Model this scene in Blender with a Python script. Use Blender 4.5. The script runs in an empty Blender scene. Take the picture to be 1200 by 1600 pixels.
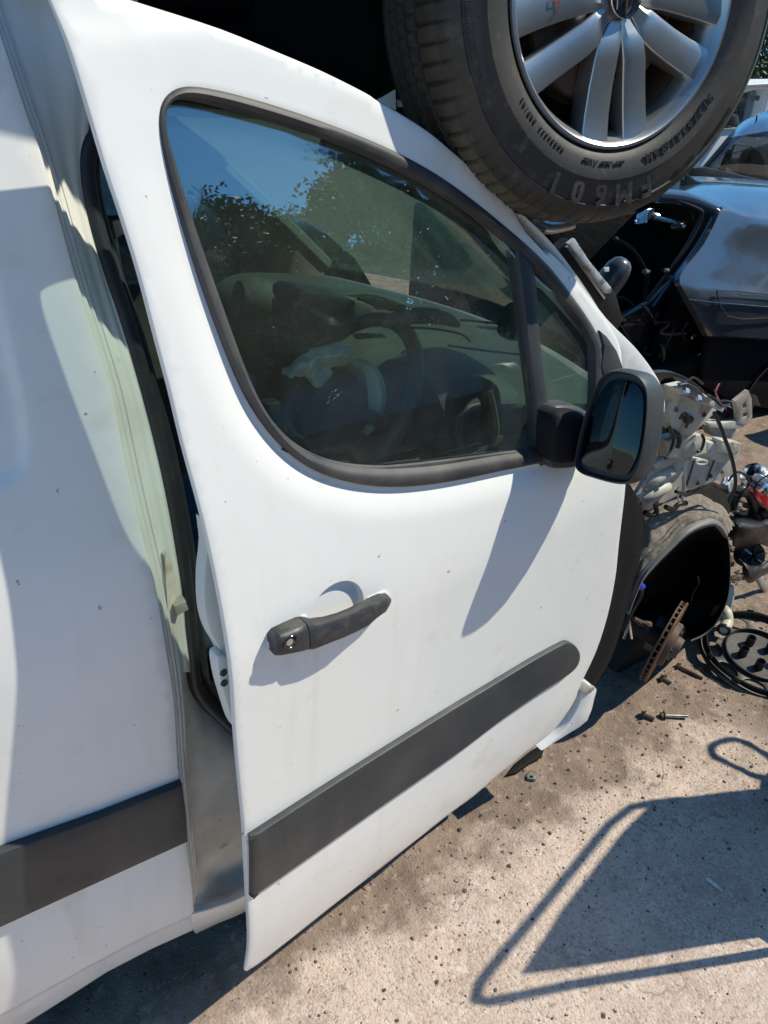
import bpy, math, random
import numpy as np
from mathutils import Vector, Matrix, noise
from mathutils.geometry import delaunay_2d_cdt
rnd = random.Random(7)
sc = bpy.context.scene
R_ = math.radians

# ------------------------------------------------------------------ camera, sky, sun, exposure
F_PX = 1153.7764                                  # focal length in pixels of a 1200 x 1600 picture
def _basis(vx, dn):
    a = np.array([vx[0]-600, vx[1]-800, F_PX]); b = np.array([dn[0]-600, dn[1]-800, F_PX])
    X = a/np.linalg.norm(a); Dn = b/np.linalg.norm(b)
    return np.array([X, np.cross(X, Dn), -Dn])
CR = _basis((2650, 260), (488, 2840))             # rows: the world's axes seen by the camera
CAM = np.array([0.0, 0.0, 1.70])
cd = bpy.data.cameras.new('camera'); cam = bpy.data.objects.new('camera', cd)
sc.collection.objects.link(cam); sc.camera = cam
cd.sensor_fit = 'VERTICAL'; cd.sensor_height = 24; cd.lens = 24*F_PX/1600
cd.clip_start = 0.02; cd.clip_end = 400
m = Matrix.Identity(4)
for i in range(3):
    m[i][0] = CR[i][0]; m[i][1] = -CR[i][1]; m[i][2] = -CR[i][2]; m[i][3] = CAM[i]
cam.matrix_world = m

SUN_EL, SUN_AZ = 50.0, -22.5
SUN = Vector((math.cos(R_(SUN_EL))*math.cos(R_(SUN_AZ)), math.cos(R_(SUN_EL))*math.sin(R_(SUN_AZ)), math.sin(R_(SUN_EL))))
w = bpy.data.worlds.new('World'); sc.world = w; w.use_nodes = True
nt = w.node_tree; nt.nodes.clear()
sky = nt.nodes.new('ShaderNodeTexSky'); sky.sky_type = 'NISHITA'; sky.sun_disc = False
sky.sun_elevation = R_(SUN_EL); sky.sun_rotation = R_(90-SUN_AZ)
sky.air_density = 1.0; sky.dust_density = 0.0; sky.ozone_density = 5.0
bg = nt.nodes.new('ShaderNodeBackground'); bg.inputs['Strength'].default_value = 0.112
wo = nt.nodes.new('ShaderNodeOutputWorld')
tint = nt.nodes.new('ShaderNodeMix'); tint.data_type = 'RGBA'; tint.blend_type = 'MULTIPLY'; tint.inputs[0].default_value = 1; tint.inputs[7].default_value = (.60, 1.08, 1.20, 1)   # clear deep-blue air
nt.links.new(sky.outputs[0], tint.inputs[6]); nt.links.new(tint.outputs[2], bg.inputs[0]); nt.links.new(bg.outputs[0], wo.inputs[0])
sd = bpy.data.lights.new('sun', 'SUN'); sd.energy = 4.2; sd.angle = R_(0.53); sd.color = (1.0, 0.94, 0.775)
so = bpy.data.objects.new('sun', sd); sc.collection.objects.link(so)
so.rotation_euler = SUN.to_track_quat('Z', 'Y').to_euler(); so.location = (3, -3, 8)
sc.view_settings.view_transform = 'Standard'; sc.view_settings.look = 'None'
sc.view_settings.gamma = 1; sc.view_settings.use_curve_mapping = False
sc.view_settings.exposure = 0.31

# ------------------------------------------------------------------ measuring: sight lines onto real surfaces
Y0 = 0.903                                        # the van's flank
def ray(px, py): return CR @ np.array([px-600.0, py-800.0, F_PX])
def prof(z):                                      # how far the flank leans in at height z
    t = max(0.0, z-.95); b = max(0.0, .45-z)
    return .28*t*t/(t+.25) + .4*b*b
def profB(z):                                      # the flank itself is more upright than the door frame
    t = max(0.0, z-.95); b = max(0.0, .45-z)
    return .222*t*t/(t+.25) + .4*b*b
def A(px, py, Y): r = ray(px, py); return CAM + r*(Y/r[1])
def G(px, py, z=0.0): r = ray(px, py); return CAM + r*((z-CAM[2])/r[2])
def AX(px, py, X): r = ray(px, py); return CAM + r*(X/r[0])
def Bxz(px, py, dep=0.0):
    r = ray(px, py); v = 0
    for _ in range(25): P = CAM + r*((Y0+v+dep)/r[1]); v = profB(P[2])
    return (P[0], P[2])
def B(px, py, dep=0.0): x, z = Bxz(px, py, dep); return np.array([x, Y0+profB(z)+dep, z])
def s_body(x, z, o): return (x, Y0+profB(z)-o, z)
def s_plane(Y): return lambda x, z, o: (x, Y-o, z)
def Axz(Y): return lambda px, py: tuple(A(px, py, Y)[[0, 2]])
TH = R_(9.0); XH = 1.21                           # the open door: turned 9 degrees about its front hinges
DE = np.array([math.cos(TH), math.sin(TH)]); DN = np.array([-math.sin(TH), math.cos(TH)])
def D(px, py, off=0.0):
    r = ray(px, py); v = 0; o = np.array([XH, Y0])
    for _ in range(25):
        t = (v-off-((CAM[:2]-o)@DN))/(r[:2]@DN); P = CAM + r*t; v = prof(P[2])
    return (float((P[:2]-o)@DE), float(P[2]))
def s_door(u, z, o):
    v = prof(z)-o
    return (XH+DE[0]*u+DN[0]*v, Y0+DE[1]*u+DN[1]*v, z)

# ------------------------------------------------------------------ materials
def mat(name, col, rough=.5, metal=0., coat=0., spec=.5, var=None, spots=None, bump=None, bump2=None, sheen=0., trans=0., rvar=0., streak=None):
    m = bpy.data.materials.new(name); m.use_nodes = True; t = m.node_tree; n = t.nodes; L = t.links.new
    p = n['Principled BSDF']; geo = n.new('ShaderNodeNewGeometry'); pos = geo.outputs['Position']
    p.inputs['Base Color'].default_value = (*col, 1); p.inputs['Roughness'].default_value = rough
    p.inputs['Metallic'].default_value = metal; p.inputs['Coat Weight'].default_value = coat; p.inputs['Coat Roughness'].default_value = .06
    p.inputs['Specular IOR Level'].default_value = spec; p.inputs['Sheen Weight'].default_value = sheen
    cur = None
    def ns(scale, detail=4, rgh=.6):
        k = n.new('ShaderNodeTexNoise'); L(pos, k.inputs['Vector']); k.inputs['Scale'].default_value = scale
        k.inputs['Detail'].default_value = detail; k.inputs['Roughness'].default_value = rgh; return k.outputs['Fac']
    def ramp(src, lo, hi):
        k = n.new('ShaderNodeMapRange'); L(src, k.inputs[0]); k.inputs[1].default_value = lo; k.inputs[2].default_value = hi; return k.outputs[0]
    def mix(a, b, f):
        k = n.new('ShaderNodeMix'); k.data_type = 'RGBA'; L(f, k.inputs[0])
        if isinstance(a, tuple): k.inputs[6].default_value = (*a, 1)
        else: L(a, k.inputs[6])
        k.inputs[7].default_value = (*b, 1); return k.outputs[2]
    cur = col
    if var:
        for sca, c2, lo, hi in var: cur = mix(cur, c2, ramp(ns(sca, 6), lo, hi))
    if spots:
        for sca, c2, lo, hi in spots: cur = mix(cur, c2, ramp(ns(sca, 2, .5), lo, hi))
    if not isinstance(cur, tuple): L(cur, p.inputs['Base Color'])
    if rvar:
        k = n.new('ShaderNodeMapRange'); L(ns(9, 6), k.inputs[0]); k.inputs[1].default_value = .3; k.inputs[2].default_value = .7
        k.inputs[3].default_value = rough-rvar; k.inputs[4].default_value = rough+rvar; L(k.outputs[0], p.inputs['Roughness'])
    if streak:
        mp = n.new('ShaderNodeMapping'); mp.inputs['Scale'].default_value = (26, 26, 2.2); L(pos, mp.inputs[0])
        k = n.new('ShaderNodeTexNoise'); L(mp.outputs[0], k.inputs['Vector']); k.inputs['Scale'].default_value = 1; k.inputs['Detail'].default_value = 5
        f_ = n.new('ShaderNodeMath'); f_.operation = 'MULTIPLY'; L(ramp(k.outputs['Fac'], .52, .78), f_.inputs[0]); L(ramp(ns(1.7, 3), .45, .95), f_.inputs[1])
        cur = mix(cur, streak, f_.outputs[0]); L(cur, p.inputs['Base Color'])
    last = None
    for b in (bump, bump2):
        if b:
            k = n.new('ShaderNodeBump'); k.inputs['Strength'].default_value = b[1]; k.inputs['Distance'].default_value = b[2]
            L(ns(b[0], 5), k.inputs['Height'])
            if last: L(last, k.inputs['Normal'])
            last = k.outputs[0]
    if last: L(last, p.inputs['Normal'])
    return m
M = {}
M['white'] = mat('white_van_paint', (.80,.80,.785), .34, coat=.35, var=[(2.2,(.74,.735,.71),.5,.78),(11,(.62,.59,.53),.66,.84)], spots=[(70,(.35,.31,.26),.745,.79),(9,(.74,.72,.68),.64,.74)], bump=(900,.02,.001), bump2=(2.5,.12,.02), rvar=.08, streak=(.58,.55,.48))
M['cream'] = mat('dusty_primer', (.52,.51,.46), .5, var=[(7,(.30,.25,.20),.42,.66),(34,(.20,.13,.08),.56,.74)], spots=[(60,(.08,.06,.045),.68,.74)], bump=(150,.1,.002))
M['jamb'] = mat('white_jamb_paint', (.76,.78,.745), .4, coat=.2, var=[(4,(.60,.585,.53),.42,.75),(26,(.34,.30,.25),.66,.82)], bump=(60,.06,.003))
M['groundlitjamb'] = mat('ground_lit_dusty_jamb', (.76,.73,.66), .6, var=[(5,(.50,.45,.37),.38,.66),(26,(.26,.21,.16),.62,.8)], bump=(60,.1,.003))  # warm base stands in for light bounced off the ground; patches are dirt
M['plastic'] = mat('grey_black_trim_plastic', (.026,.031,.037), .50, streak=(.09,.088,.08), var=[(6,(.055,.057,.06),.4,.75),(90,(.075,.07,.062),.6,.8)], bump=(800,.25,.0006), rvar=.08)
M['handle'] = mat('weathered_handle_plastic', (.032,.034,.038), .45, var=[(40,(.085,.08,.07),.52,.75)], spots=[(520,(.20,.19,.175),.69,.73)], bump=(700,.25,.0005))
M['rubber'] = mat('window_rubber', (.030,.030,.033), .55, var=[(12,(.085,.08,.077),.4,.75)], bump=(500,.12,.0008))
M['seal'] = mat('door_seal_rubber', (.018,.022,.026), .42, var=[(14,(.04,.044,.044),.5,.8)], bump=(200,.1,.001))
M['black'] = mat('black_plastic', (.016,.016,.017), .4, var=[(10,(.05,.045,.038),.5,.8)], bump=(90,.12,.002))
M['liner'] = mat('black_arch_liner', (.016,.014,.012), .7, var=[(12,(.05,.04,.03),.5,.85)], bump=(40,.3,.004))
M['felt'] = mat('dusty_felt', (.22,.185,.15), .95, var=[(9,(.11,.09,.072),.4,.7),(70,(.32,.28,.23),.5,.75)], bump=(55,.7,.006), bump2=(400,.5,.002))
M['steel'] = mat('zinc_steel', (.55,.55,.55), .3, metal=1, var=[(30,(.33,.30,.27),.45,.75)])
M['darksteel'] = mat('oily_steel', (.10,.09,.085), .45, metal=.7, var=[(30,(.10,.06,.035),.5,.7)], bump=(120,.3,.002))
M['rust'] = mat('rusted_disc', (.14,.07,.04), .6, metal=.35, var=[(25,(.16,.085,.05),.45,.7)], bump=(200,.25,.001))
M['rustdark'] = mat('dark_rusted_rim', (.12,.075,.055), .7, metal=.2, var=[(25,(.05,.04,.035),.45,.7)], bump=(200,.3,.001))
M['alloy'] = mat('silver_alloy', (.38,.39,.40), .33, metal=.82, coat=.4, var=[(7,(.50,.50,.50),.45,.75)], spots=[(60,(.10,.08,.07),.74,.78)], bump=(1200,.05,.0004))
M['alloyback'] = mat('brake_dusted_alloy', (.13,.085,.06), .6, metal=.3, var=[(12,(.25,.10,.05),.5,.68)])
M['tyre'] = mat('tyre_rubber', (.017,.017,.017), .6, var=[(5,(.05,.043,.034),.42,.72),(60,(.085,.072,.055),.56,.8)], bump=(300,.2,.001))
M['tread'] = mat('muddy_tread_rubber', (.05,.043,.033), .75, var=[(8,(.10,.08,.052),.4,.7),(80,(.03,.027,.024),.5,.8)], bump=(200,.3,.0015))
M['letter'] = mat('tyre_lettering', (.032,.030,.029), .45, var=[(60,(.09,.08,.07),.5,.7)])
M['cap'] = mat('centre_cap_black', (.02,.021,.023), .2, coat=.6)
M['chrome'] = mat('chrome', (.72,.73,.75), .12, metal=1)
M['navy'] = mat('navy_car_paint', (.065,.09,.135), .22, metal=.45, coat=1, var=[(3,(.06,.08,.115),.4,.75),(40,(.12,.12,.12),.62,.85)], rvar=.05)
M['estate'] = mat('dusty_blue_metallic', (.075,.09,.115), .24, metal=.55, coat=1, var=[(2,(.095,.105,.125),.35,.75),(60,(.22,.22,.21),.66,.85)], rvar=.05)
M['darkcar'] = mat('black_car_paint', (.010,.012,.015), .25, coat=.8, var=[(4,(.03,.028,.025),.45,.8)])
M['under'] = mat('underbody_coating', (.005,.006,.008), .85, spec=.12, var=[(6,(.013,.012,.011),.5,.8)], bump=(14,.5,.02))
M['dash'] = mat('dusty_dashboard', (.075,.08,.072), .7, var=[(5,(.15,.15,.125),.4,.7)], bump=(500,.25,.0008))
M['dashdark'] = mat('dark_dash_plastic', (.020,.021,.022), .55, var=[(9,(.04,.04,.037),.5,.8)], bump=(400,.2,.0008))
M['wheelrim'] = mat('steering_wheel_skin', (.075,.078,.068), .36, var=[(14,(.15,.15,.125),.45,.75)], bump=(500,.2,.0008))
M['airbag'] = mat('airbag_cloth', (.88,.85,.76), .9, var=[(9,(.34,.30,.22),.5,.72)], bump=(28,.6,.01), bump2=(900,.3,.0006))  # whitened base stands in for sunlight on the cloth
M['pillow'] = mat('green_grey_flap', (.55,.70,.64), .7, bump=(700,.35,.0008))  # lightened likewise in place of sunlight
M['seat'] = mat('blue_seat_cloth', (.035,.075,.15), .9, var=[(20,(.06,.11,.2),.4,.7)], bump=(600,.4,.001), sheen=.3)
M['headlining'] = mat('grey_headlining', (.16,.17,.16), .9, bump=(300,.3,.001))
M['trim'] = mat('interior_pillar_trim', (.17,.17,.14), .8, bump=(400,.2,.0008))
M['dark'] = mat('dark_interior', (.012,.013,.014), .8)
M['matte'] = mat('matte_black_plastic', (.007,.007,.008), .75, spec=.2, bump=(60,.2,.003))
M['reflector'] = mat('dull_reflector', (.50,.51,.52), .32, metal=.8, var=[(40,(.08,.08,.08),.5,.6)])
M['red'] = mat('red_lamp_plastic', (.26,.010,.010), .15, coat=1)
M['marker'] = mat('red_marker_ink', (.35,.03,.03), .6)
M['clear'] = mat('lamp_plastic', (.55,.57,.6), .12, coat=1, var=[(20,(.2,.2,.2),.5,.6)])
M['hose'] = mat('yellowed_plastic', (.52,.48,.36), .5, var=[(20,(.25,.2,.14),.5,.75)])
M['bluebit'] = mat('blue_plastic', (.02,.06,.5), .4)
M['bark'] = mat('bark', (.10,.08,.06), .9, bump=(20,.6,.02))
M['leaf'] = mat('leaf_green', (.065,.105,.035), .6, var=[(.9,(.045,.075,.03),.4,.6),(6,(.11,.14,.05),.5,.7)])
M['leaf2'] = mat('leaf_dark_green', (.045,.080,.038), .6, var=[(.9,(.07,.10,.05),.4,.6)])
M['pebble'] = mat('pebble_stone', (.30,.25,.21), .85, var=[(45,(.08,.065,.055),.45,.6),(70,(.45,.38,.32),.6,.7)])
M['clod'] = mat('dark_dirt_clod', (.12,.095,.075), .95, var=[(60,(.06,.045,.038),.45,.6)], bump=(200,.5,.002))

def glass(name, tint, dust=.03, dcol=(.5,.5,.45), f0=.045, rough=0., swirl=False, gain=1.):
    m = bpy.data.materials.new(name); m.use_nodes = True; t = m.node_tree; n = t.nodes; L = t.links.new; n.clear()
    out = n.new('ShaderNodeOutputMaterial'); tr = n.new('ShaderNodeBsdfTransparent'); tr.inputs[0].default_value = (*tint, 1)
    gl = n.new('ShaderNodeBsdfGlossy'); gl.inputs['Roughness'].default_value = rough; gl.inputs['Color'].default_value = (.95,.97,1,1)
    df = n.new('ShaderNodeBsdfDiffuse'); df.inputs[0].default_value = (*dcol, 1)
    lw = n.new('ShaderNodeLayerWeight'); lw.inputs[0].default_value = .5
    def mth(op, a, b):
        k = n.new('ShaderNodeMath'); k.operation = op
        for i, x in enumerate((a, b)):
            if isinstance(x, (int, float)): k.inputs[i].default_value = x
            else: L(x, k.inputs[i])
        return k.outputs[0]
    fr = mth('ADD', mth('MULTIPLY', mth('POWER', lw.outputs['Facing'], 5.0), gain), f0)
    fr = mth('MINIMUM', fr, 1.0)
    m1 = n.new('ShaderNodeMixShader'); L(fr, m1.inputs[0]); L(tr.outputs[0], m1.inputs[1]); L(gl.outputs[0], m1.inputs[2])
    geo = n.new('ShaderNodeNewGeometry')
    k = n.new('ShaderNodeTexNoise'); L(geo.outputs['Position'], k.inputs['Vector']); k.inputs['Scale'].default_value = 5; k.inputs['Detail'].default_value = 7; k.inputs['Roughness'].default_value = .65
    r1 = n.new('ShaderNodeMapRange'); L(k.outputs[0], r1.inputs[0]); r1.inputs[1].default_value = .35; r1.inputs[2].default_value = .75; r1.inputs[3].default_value = dust*.3; r1.inputs[4].default_value = dust*1.7
    k2 = n.new('ShaderNodeTexNoise'); L(geo.outputs['Position'], k2.inputs['Vector']); k2.inputs['Scale'].default_value = 260; k2.inputs['Detail'].default_value = 2
    r2 = n.new('ShaderNodeMapRange'); L(k2.outputs[0], r2.inputs[0]); r2.inputs[1].default_value = .72; r2.inputs[2].default_value = .77; r2.inputs[3].default_value = 0; r2.inputs[4].default_value = .30
    fac = mth('ADD', r1.outputs[0], mth('MULTIPLY', r2.outputs[0], min(1.0, dust*20)))
    if swirl:
        wv = n.new('ShaderNodeTexWave'); wv.wave_type = 'RINGS'; wv.rings_direction = 'SPHERICAL'; L(geo.outputs['Position'], wv.inputs['Vector'])
        wv.inputs['Scale'].default_value = 3.2; wv.inputs['Distortion'].default_value = 7; wv.inputs['Detail'].default_value = 1.5
        r3 = n.new('ShaderNodeMapRange'); L(wv.outputs['Fac'], r3.inputs[0]); r3.inputs[1].default_value = .985; r3.inputs[2].default_value = 1; r3.inputs[4].default_value = .10
        fac = mth('ADD', fac, r3.outputs[0])
    m2 = n.new('ShaderNodeMixShader'); L(fac, m2.inputs[0]); L(m1.outputs[0], m2.inputs[1])
    if swirl:                                     # road film that sunlight shines through
        tl = n.new('ShaderNodeBsdfTranslucent'); tl.inputs[0].default_value = (*dcol, 1)
        ad = n.new('ShaderNodeMixShader'); ad.inputs[0].default_value = .5; L(df.outputs[0], ad.inputs[1]); L(tl.outputs[0], ad.inputs[2]); L(ad.outputs[0], m2.inputs[2])
    else: L(df.outputs[0], m2.inputs[2])
    L(m2.outputs[0], out.inputs[0]); return m
M['glass'] = glass('door_window_glass', (.87,.955,.91), .022, f0=.18, gain=1.5, rough=.008)
M['qglass'] = glass('quarter_window_glass', (.83,.945,.885), .05, f0=.07, gain=1.3)
M['screen'] = glass('dusty_windscreen', (.58,.70,.68), .030, (.42,.48,.44), f0=.04, swirl=True)
M['farglass'] = glass('dark_car_glass', (.45,.5,.55), .03, f0=.12, gain=1.5)
M['mirrorglass'] = mat('blue_tinted_mirror_glass', (.040,.044,.048), .05, metal=1)

# ------------------------------------------------------------------ mesh building
COL = sc.collection
def finish(o, parent, label, cat, group, kind):
    COL.objects.link(o)
    if parent is not None:
        o.parent = parent
        if parent.type == 'EMPTY': o.matrix_parent_inverse = Matrix.Translation(-Vector(parent['base'])) if parent.parent is None else Matrix.Identity(4)
    if label: o['label'] = label
    if cat: o['category'] = cat
    if group: o['group'] = group
    if kind: o['kind'] = kind
    return o
def ob(name, V, Fc, mt, parent=None, label=None, cat=None, group=None, kind=None, sharp=38, M4=None):
    me = bpy.data.meshes.new(name); V = [tuple(v) for v in V]
    if M4 is not None: V = [tuple(M4 @ Vector(v)) for v in V]
    me.from_pydata(V, [], [tuple(f) for f in Fc]); me.validate()
    me.materials.append(M[mt] if isinstance(mt, str) else mt)
    me.shade_smooth(); me.set_sharp_from_angle(angle=R_(sharp)); me.update()
    return finish(bpy.data.objects.new(name, me), parent, label, cat, group, kind)
def thing(name, label, cat, loc, group=None):
    e = bpy.data.objects.new(name, None); e.location = loc; e['base'] = tuple(float(c) for c in loc); e.empty_display_size = .1
    COL.objects.link(e); e['label'] = label; e['category'] = cat
    if group: e['group'] = group
    return e
def sub_empty(name, parent):
    e = bpy.data.objects.new(name, None); e.empty_display_size = .05; COL.objects.link(e); e.parent = parent
    e.matrix_parent_inverse = Matrix.Translation(-Vector(parent['base'])); e['base'] = (0., 0., 0.); return e
def cr(P, n=5, closed=True):
    P = [np.array(p, float) for p in P]; N = len(P); out = []
    for i in range(N if closed else N-1):
        g = (lambda k: P[k % N]) if closed else (lambda k: P[min(max(k, 0), N-1)])
        a, b, c, d = g(i-1), g(i), g(i+1), g(i+2)
        for j in range(n):
            t = j/n; out.append(.5*((2*b)+(-a+c)*t+(2*a-5*b+4*c-d)*t*t+(-a+3*b-3*c+d)*t**3))
    if not closed: out.append(P[-1])
    return out
def area2(P): return sum(P[i-1][0]*P[i][1]-P[i][0]*P[i-1][1] for i in range(len(P)))
def ccw(P): return P if area2(P) > 0 else P[::-1]
def inset(P, d):                                   # CCW polygon moved inwards by d
    P = np.array(P); a = P-np.roll(P, 1, 0); b = np.roll(P, -1, 0)-P
    a /= np.maximum(np.linalg.norm(a, axis=1), 1e-9)[:, None]; b /= np.maximum(np.linalg.norm(b, axis=1), 1e-9)[:, None]
    n = np.stack([-(a[:, 1]+b[:, 1]), a[:, 0]+b[:, 0]], 1); l = np.linalg.norm(n, axis=1); n /= np.maximum(l, 1e-6)[:, None]
    k = 1/np.clip(l/2, .5, 1)
    return P+n*(d*k)[:, None]
def inside(Q, P):
    Q = np.atleast_2d(Q); P = np.array(P); r = np.zeros(len(Q), bool); j = len(P)-1
    for i in range(len(P)):
        yi, yj = P[i][1], P[j][1]
        c = (yi > Q[:, 1]) != (yj > Q[:, 1])
        if yi != yj: r ^= c & (Q[:, 0] < (P[j][0]-P[i][0])*(Q[:, 1]-yi)/(yj-yi)+P[i][0])
        j = i
    return r
def distpoly(Q, P):
    Q = np.atleast_2d(Q); P = np.array(P); A_ = np.roll(P, 1, 0); best = np.full(len(Q), 9.)
    for a, b in zip(A_, P):
        ab = b-a; t = np.clip(((Q-a)@ab)/max(ab@ab, 1e-12), 0, 1)
        best = np.minimum(best, np.linalg.norm(Q-(a+t[:, None]*ab), axis=1))
    return best
def slab_geo(outline, surf, top, bot, r=.002, holes=(), grid=None, feat=None, extra=None, keep=None):
    O = ccw([tuple(p) for p in outline]); H = [ccw([tuple(p) for p in h]) for h in holes]
    O_in = inset(O, r); H_in = [inset(h, -r) for h in H]
    pts = [tuple(p) for p in O_in]; ed = [(i, (i+1) % len(O)) for i in range(len(O))]; loops = [(0, len(O))]
    for h in H_in:
        s = len(pts); pts += [tuple(p) for p in h]; ed += [(s+i, s+(i+1) % len(h)) for i in range(len(h))]; loops.append((s, len(h)))
    q = []
    if grid:
        lo = np.min(O, 0); hi = np.max(O, 0)
        gx, gy = np.meshgrid(np.arange(lo[0], hi[0], grid), np.arange(lo[1], hi[1], grid)); gx = gx+(np.arange(gx.shape[0]) % 2)[:, None]*grid*.5
        q.append(np.stack([gx.ravel(), gy.ravel()], 1))
        if keep is not None: q[-1] = q[-1][keep(q[-1])]
    if extra is not None: q.append(np.array(extra))
    if q:
        q = np.concatenate(q); k = inside(q, O_in) & (distpoly(q, O_in) > (grid or .004)*.35)
        for h in H_in: k &= ~inside(q, h) & (distpoly(q, h) > (grid or .004)*.35)
        pts += [tuple(p) for p in q[k]]
    V2, _, F, vo, _, _ = delaunay_2d_cdt([Vector(p) for p in pts], ed, [], 0, 1e-7)
    V2 = [tuple(v) for v in V2]; Fs = []
    if len(F):
        C_ = np.array([np.mean([V2[i] for i in f], 0) for f in F]); k = inside(C_, O_in)
        for h in H_in: k &= ~inside(C_, h)
        Fs = [f for f, kk in zip(F, k) if kk]
    Fs = [f if area2([V2[i] for i in f]) > 0 else f[::-1] for f in Fs]
    org = {}
    for i, l in enumerate(vo):
        for j in l: org[j] = i
    ft = feat(np.array(V2)) if feat else np.zeros(len(V2))
    V = [surf(p[0], p[1], top+ft[i]) for i, p in enumerate(V2)]; n0 = len(V)
    V += [surf(p[0], p[1], bot) for p in V2]
    faces = [tuple(f) for f in Fs]+[tuple(i+n0 for i in f[::-1]) for f in Fs]
    for li, (s, n) in enumerate(loops):
        out = O if li == 0 else H[li-1]
        r0 = [org[s+i] for i in range(n)]; inn = [V2[i] for i in r0]
        a = len(V); V += [surf(*(np.array(inn[i])*.3+np.array(out[i])*.7), top+ft[r0[i]]-.3*r) for i in range(n)]
        b = len(V); V += [surf(out[i][0], out[i][1], top+ft[r0[i]]-r) for i in range(n)]
        c = len(V); V += [surf(out[i][0], out[i][1], bot) for i in range(n)]
        for i in range(n):
            j = (i+1) % n; seq = [(r0[i], r0[j]), (a+i, a+j), (b+i, b+j), (c+i, c+j), (r0[i]+n0, r0[j]+n0)]
            for (p, q_), (s_, t_) in zip(seq, seq[1:]): faces.append((p, s_, t_, q_) if li == 0 else (p, q_, t_, s_))
    return V, faces
def slab(name, outline, surf, mt, parent=None, top=.01, bot=0., r=.002, holes=(), grid=None, feat=None, extra=None, keep=None, **k):
    V, F = slab_geo(outline, surf, top, bot, r, holes, grid, feat, extra, keep)
    return ob(name, V, F, mt, parent, **k)
def px(pts, f, n=4, closed=True, **k):
    q = [f(x, y, **k) for x, y in pts]
    return [tuple(p[:2]) for p in cr(q, n)] if n else q
def tube_geo(path, r, seg=8, caps=True):
    P = [Vector(p) for p in path]; rr = list(np.interp(np.linspace(0, 1, len(P)), np.linspace(0, 1, len(r)), r)) if isinstance(r, (list, tuple)) else [r]*len(P); V = []; F = []
    t0 = (P[1]-P[0]).normalized(); up = Vector((0, 0, 1)) if abs(t0.z) < .9 else Vector((1, 0, 0)); nrm = t0.cross(up).normalized()
    for i, p in enumerate(P):
        t = (P[min(i+1, len(P)-1)]-P[max(i-1, 0)]).normalized(); nrm = (nrm-t*nrm.dot(t)).normalized(); bi = t.cross(nrm)
        for k in range(seg):
            a = 2*math.pi*k/seg; V.append(p+(nrm*math.cos(a)+bi*math.sin(a))*rr[i])
    for i in range(len(P)-1):
        for k in range(seg):
            k2 = (k+1) % seg; F.append((i*seg+k, i*seg+k2, (i+1)*seg+k2, (i+1)*seg+k))
    if caps: F.append(tuple(range(seg))[::-1]); F.append(tuple((len(P)-1)*seg+k for k in range(seg)))
    return V, F
def tube(name, path, r, mt, parent=None, seg=8, n=0, **k):
    if n: path = cr(path, n, False)
    V, F = tube_geo(path, r, seg); return ob(name, V, F, mt, parent, **k)
def lathe_geo(pr, seg=48, mod=None, closed=False):
    V = []; F = []; n = len(pr)
    for s in range(seg):
        a = 2*math.pi*s/seg
        for i, (r, h) in enumerate(pr):
            if mod: r, h = mod(s, i, r, h)
            V.append((r*math.cos(a), r*math.sin(a), h))
    for s in range(seg):
        s2 = (s+1) % seg
        for i in range(n if closed else n-1):
            j = (i+1) % n; F.append((s*n+i, s2*n+i, s2*n+j, s*n+j))
    return V, F
def box_geo(sx, sy, sz, b=.0):
    # box with chamfered vertical/horizontal edges
    V = []; F = []
    if b <= 0:
        V = [(x*sx/2, y*sy/2, z*sz/2) for x in (-1, 1) for y in (-1, 1) for z in (-1, 1)]
        return V, [(0,1,3,2),(4,6,7,5),(0,4,5,1),(2,3,7,6),(0,2,6,4),(1,5,7,3)]
    def ring(ix, iy, z): return [(sx/2-ix, -sy/2+b, z), (sx/2-ix, sy/2-b, z), (sx/2-b, sy/2-iy, z), (-sx/2+b, sy/2-iy, z), (-sx/2+ix, sy/2-b, z), (-sx/2+ix, -sy/2+b, z), (-sx/2+b, -sy/2+iy, z), (sx/2-b, -sy/2+iy, z)]
    for ix, z in ((b, -sz/2), (0, -sz/2+b), (0, sz/2-b), (b, sz/2)): V += ring(ix, ix, z)
    for k in range(3):
        for i in range(8): j = (i+1) % 8; F.append((k*8+i, k*8+j, k*8+8+j, k*8+8+i))
    F.append(tuple(range(8))[::-1]); F.append(tuple(range(24, 32))); return V, F
def join(parts):
    V = []; F = []
    for v, f in parts:
        o = len(V); V += [tuple(p) for p in v]; F += [tuple(i+o for i in q) for q in f]
    return V, F
def xf(g, M4): return [tuple(M4 @ Vector(v)) for v in g[0]], g[1]
def loft_geo(rows, nu=8, nv=4, wrap=False):
    rows = [cr(r, nu, False) for r in rows]; cols = list(zip(*rows)); cols = [cr(c, nv, False) for c in cols]
    nr = len(cols[0]); V = [c[i] for c in cols for i in range(nr)]; F = []
    for a in range(len(cols)-1):
        for i in range(nr-1): F.append((a*nr+i, a*nr+i+1, (a+1)*nr+i+1, (a+1)*nr+i))
    return V, F
def shell(g, d):                                   # gives a sheet real thickness along vector d
    V, F = g; n = len(V); V2 = V+[tuple(np.array(v)+np.array(d)) for v in V]; cnt = {}
    for f in F:
        for i in range(len(f)):
            e = (f[i], f[(i+1) % len(f)]); cnt[e] = 1
    F2 = list(F)+[tuple(i+n for i in f[::-1]) for f in F]
    for (a, b) in cnt:
        if (b, a) not in cnt: F2.append((b, a, a+n, b+n))
    return V2, F2
def loft(name, rows, mt, parent=None, d=(0, .004, 0), nu=8, nv=4, **k):
    V, F = shell(loft_geo(rows, nu, nv), d); return ob(name, V, F, mt, parent, **k)
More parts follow.
